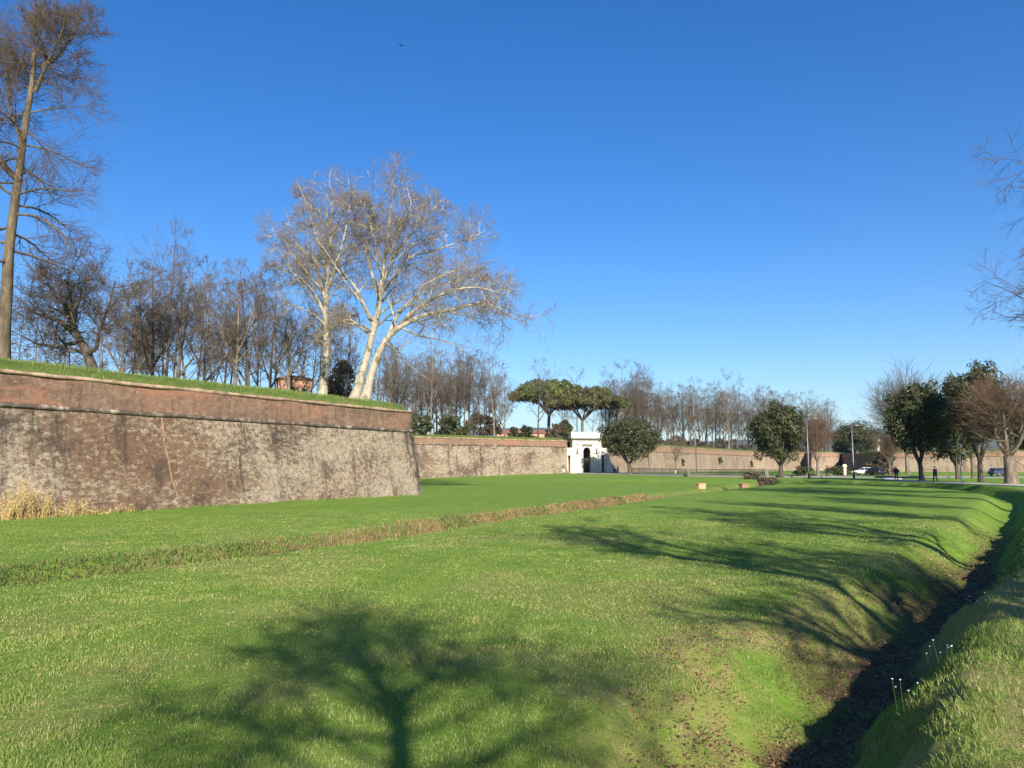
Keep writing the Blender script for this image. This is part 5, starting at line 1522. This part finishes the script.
# rough grass along the lips of the walls and the channel
xs, ys, zs, hs2, ts = [], [], [], [], []
def fringe(poly, off, z, n, h0, spread):
    p = catmull(poly, 400) if len(poly) > 2 and False else np.asarray(poly, float)
    seg = np.linalg.norm(np.diff(p, axis=0), axis=1); cum = np.concatenate([[0], np.cumsum(seg)])
    s = g.random(n) * cum[-1]; i = np.clip(np.searchsorted(cum, s, side='right') - 1, 0, len(seg) - 1); t = ((s - cum[i]) / seg[i])[:, None]
    d = (p[i + 1] - p[i]) / seg[i][:, None]; N = np.c_[d[:, 1], -d[:, 0]]
    o = off + g.normal(0, spread, n); q = p[i] * (1 - t) + p[i + 1] * t + N * o[:, None]
    k = fnoise(s * .6, s * 0, 950)
    xs.append(q[:, 0]); ys.append(q[:, 1]); zs.append(z(q, -o) if callable(z) else np.full(n, z)); hs2.append(h0 * (.3 + .9 * g.random(n)) * (.4 + 1.2 * k)); ts.append(np.clip(-.1 + .45 * g.random(n) + (g.random(n) < .18) * .55, 0, 1))
bankz = lambda zt_: (lambda q, d: zt_ + .04 + (.78 if zt_ == ZT else .5) * np.interp(d, [.4, .8, 1.5, 2.4, 3.4], [0, .35, .72, .95, 1.0]))
fringe(BAST[:2], -1.9, bankz(ZT), 26000, .27, .8)
fringe(BAST[:2], .86, lambda q, d: terrain(q[:, 0], q[:, 1]), 9000, .20, .16)
fringe(CURT, -1.7, bankz(6.9), 7000, .2, .7)
fringe(CUR2[:4], -1.7, bankz(6.6), 6000, .2, .7)
fringe(EAST[2:4], -1.7, bankz(5.9), 4000, .2, .7)
xs, ys, zs, hs2, ts = map(np.concatenate, (xs, ys, zs, hs2, ts)); n = len(xs)
dist = np.hypot(xs, ys)
V, Fq, tn = blades(xs, ys, zs - .03, hs2, .006 * np.clip(dist / 30, 1, 5), ts, g)
k = np.arange(n) * 5
tri = np.concatenate([np.stack([k, k + 1, k + 2], 1), np.stack([k, k + 2, k + 3], 1), np.stack([k + 3, k + 2, k + 4], 1)])
tag(link('rampart_grass', np_mesh('rampart_grass', V, tri, attrs={'tint': tn}, mats=[M['grass']])), kind='stuff')

# rank weeds on the far side of the grass channel
NW = 100000
s_i = g.random(NW) ** 1.35 * 75; P_ = DL; seg = np.linalg.norm(np.diff(P_, axis=0), axis=1); cum = np.concatenate([[0], np.cumsum(seg)])
s_i = s_i + 18; i = np.clip(np.searchsorted(cum, s_i, side='right') - 1, 0, len(seg) - 1); t = ((s_i - cum[i]) / seg[i])[:, None]
d = (P_[i + 1] - P_[i]) / seg[i][:, None]; Nn = np.c_[d[:, 1], -d[:, 0]]
q = P_[i] * (1 - t) + P_[i + 1] * t + Nn * (g.normal(-.55, .5, NW))[:, None]
zq = terrain(q[:, 0], q[:, 1]); dist = np.hypot(q[:, 0], q[:, 1])
nz_ = smooth(.42, .6, fnoise(s_i * .12, s_i * 0 + .5, 5))
brown = g.random(NW) < np.clip(.22 - .45 * smooth(.5, .68, fnoise(s_i * .5, s_i * 0 + 4.2, 15)) + .6 * nz_ + .25 * smooth(26, 36, s_i - 22), 0, .85)
nr_ = 1 - smooth(38, 56, s_i)
tw = np.where(brown, (.72 - .12 * nr_) + (.28 - .12 * nr_) * g.random(NW), (.05 + .35 * g.random(NW)) * (1 - .75 * nr_))
V, Fq, tn = blades(q[:, 0], q[:, 1], zq, (.05 + .13 * g.random(NW)), .006 * np.clip(dist / 16, 1, 5), tw, g, .8)
k = np.arange(NW) * 5
tri = np.concatenate([np.stack([k, k + 1, k + 2], 1), np.stack([k, k + 2, k + 3], 1), np.stack([k + 3, k + 2, k + 4], 1)])
tag(link('channel_weeds', np_mesh('channel_weeds', V, tri, attrs={'tint': tn}, mats=[M['weed']])), kind='stuff')

# dead leaves in the ditch and on bare patches
NL = 130000
rr = 2.2 * np.exp(g.random(NL) * math.log(40 / 2.2)); aa = R(8) + g.random(NL) * R(36)
lx, ly = rr * np.sin(aa), rr * np.cos(aa)
zt, so_, bk, dr, ss = terrain(lx, ly, True)
keep = g.random(NL) < np.clip(so_ * .8 + .75 * np.clip(dr - .35, 0, 1) * (ss < 0) + .003, 0, 1)
lx, ly, zt, rr = lx[keep], ly[keep], zt[keep], rr[keep]; n = len(lx)
nn = nrm(np.c_[g.normal(0, .45, (n, 2)), np.ones(n)]); ref = nrm(g.normal(0, 1, (n, 3))); U = nrm(np.cross(nn, ref)); W = np.cross(nn, U)
sz = (.009 + .014 * g.random(n)) * np.clip(rr / 12, 1, 2.2); U = U * sz[:, None]; W = W * sz[:, None] * .6
c = np.c_[lx, ly, zt + .012 + .02 * g.random(n)]
V = np.stack([c - U, c + W + nn * sz[:, None] * .3, c + U, c - W + nn * sz[:, None] * .3], 1).reshape(-1, 3)
tag(link('dead_leaves', np_mesh('dead_leaves', V, np.arange(n * 4).reshape(n, 4), attrs={'tint': np.repeat(g.random(n), 4)}, mats=[M['dead_leaf']])), kind='stuff')

# clumps of small white flowers on the right bank
def ground_hit(u, v):
    lo = None
    for D in np.arange(2.5, 60, .02):
        x, y, z = P3(u, v, D)
        if z <= gz(x, y): return x, y, gz(x, y)
    return None


for u, v, nst, lab in ((909, 712, 6, 'clump of small white wildflowers on the ditch bank, nearest to the viewer'), (941, 672, 5, 'taller clump of white wildflowers above the nearest clump'), (955, 664, 3, 'few white wildflowers right of the taller clump'),
                       (985, 612, 5, 'white wildflowers on the shaded bank halfway up the right edge'), (1001, 588, 5, 'farthest white wildflowers on the right bank')):
    x, y, z = ground_hit(u, v); gg = np.random.default_rng(int(u))
    o = empty('wildflower_clump', (x, y, z), 0, lab, 'flower')
    for _ in range(nst):
        a, b = gg.normal(0, .07, 2); h = .10 + .14 * gg.random(); tp = (a * 1.3, b * 1.3, h)
        ms = MB(); ms.tube([(a, b, -.02), (a * 1.2, b * 1.2, h * .6), tp], .002, 4); st_ = ms.build('flower_stem', M['stem'], o)
        mp = MB(); mp.ball((tp[0], tp[1], h + .004), (.006, .006, .004), 8, 4)
        for kk in range(5):
            t = kk * 1.257; mp.add([(tp[0], tp[1], h + .006)] + [(tp[0] + r_ * math.cos(t + d_), tp[1] + r_ * math.sin(t + d_), h + .004 + r_ * .4) for r_, d_ in ((.007, -.45), (.011, 0), (.007, .45))], [(0, 1, 2, 3)])
        mp.build('blossom', M['petal'], st_)

# ------------------------------------------------------------------ light, air, camera
SAZ, SEL = R(10), R(25.5)
S = Vector((math.sin(SAZ) * math.cos(SEL), -math.cos(SAZ) * math.cos(SEL), math.sin(SEL)))
sd = bpy.data.lights.new('sun', 'SUN'); sd.energy = 5.0; sd.angle = R(.53); sd.color = (1.0, .93, .82)
so = bpy.data.objects.new('sun', sd); COL.objects.link(so); so.rotation_euler = S.to_track_quat('Z', 'Y').to_euler(); so.location = (20, -40, 40)
w = bpy.data.worlds.new('World'); scene.world = w; w.use_nodes = True
nt = w.node_tree; nt.nodes.clear()
sky = nt.nodes.new('ShaderNodeTexSky'); sky.sky_type = 'NISHITA'; sky.sun_disc = False
sky.sun_elevation = SEL; sky.sun_rotation = math.atan2(S.x, S.y); sky.altitude = 0; sky.air_density = 1.0; sky.dust_density = .25; sky.ozone_density = 4.0
hs = nt.nodes.new('ShaderNodeHueSaturation'); hs.inputs['Saturation'].default_value = 1.32; hs.inputs['Hue'].default_value = .510
bg = nt.nodes.new('ShaderNodeBackground'); bg.inputs[1].default_value = .084
wo = nt.nodes.new('ShaderNodeOutputWorld')
nt.links.new(sky.outputs[0], hs.inputs['Color']); nt.links.new(hs.outputs[0], bg.inputs[0]); nt.links.new(bg.outputs[0], wo.inputs[0])

HAZE = True
if HAZE:
    mb = MB(); mb.box(-7000, 7000, -400, 7000, -12, 340)
    hm = bpy.data.materials.new('haze_air'); hm.use_nodes = True; hm.node_tree.nodes.clear()
    ho = hm.node_tree.nodes.new('ShaderNodeOutputMaterial'); pv = hm.node_tree.nodes.new('ShaderNodeVolumePrincipled')
    pv.inputs['Color'].default_value = (.66, .80, 1, 1); pv.inputs['Density'].default_value = 1.0e-4; pv.inputs['Anisotropy'].default_value = .2
    hm.node_tree.links.new(pv.outputs[0], ho.inputs['Volume'])
    tag(mb.build('haze', hm), kind='stuff')

cd = bpy.data.cameras.new('camera'); co = bpy.data.objects.new('camera', cd); COL.objects.link(co)
cd.sensor_width = 36; cd.lens = F * 36 / 1024; cd.clip_end = 30000; cd.clip_start = .05
co.location = (0, 0, EYE); co.rotation_euler = (math.pi / 2 + PITCH, 0, 0)
scene.camera = co
scene.view_settings.view_transform = 'Standard'; scene.view_settings.look = 'None'; scene.view_settings.gamma = 1; scene.view_settings.exposure = 1.0
scene.view_settings.use_curve_mapping = False
scene.cycles.max_bounces = 6; scene.cycles.diffuse_bounces = 2; scene.cycles.glossy_bounces = 2; scene.cycles.transmission_bounces = 2; scene.cycles.volume_bounces = 0
scene.cycles.transparent_max_bounces = 4
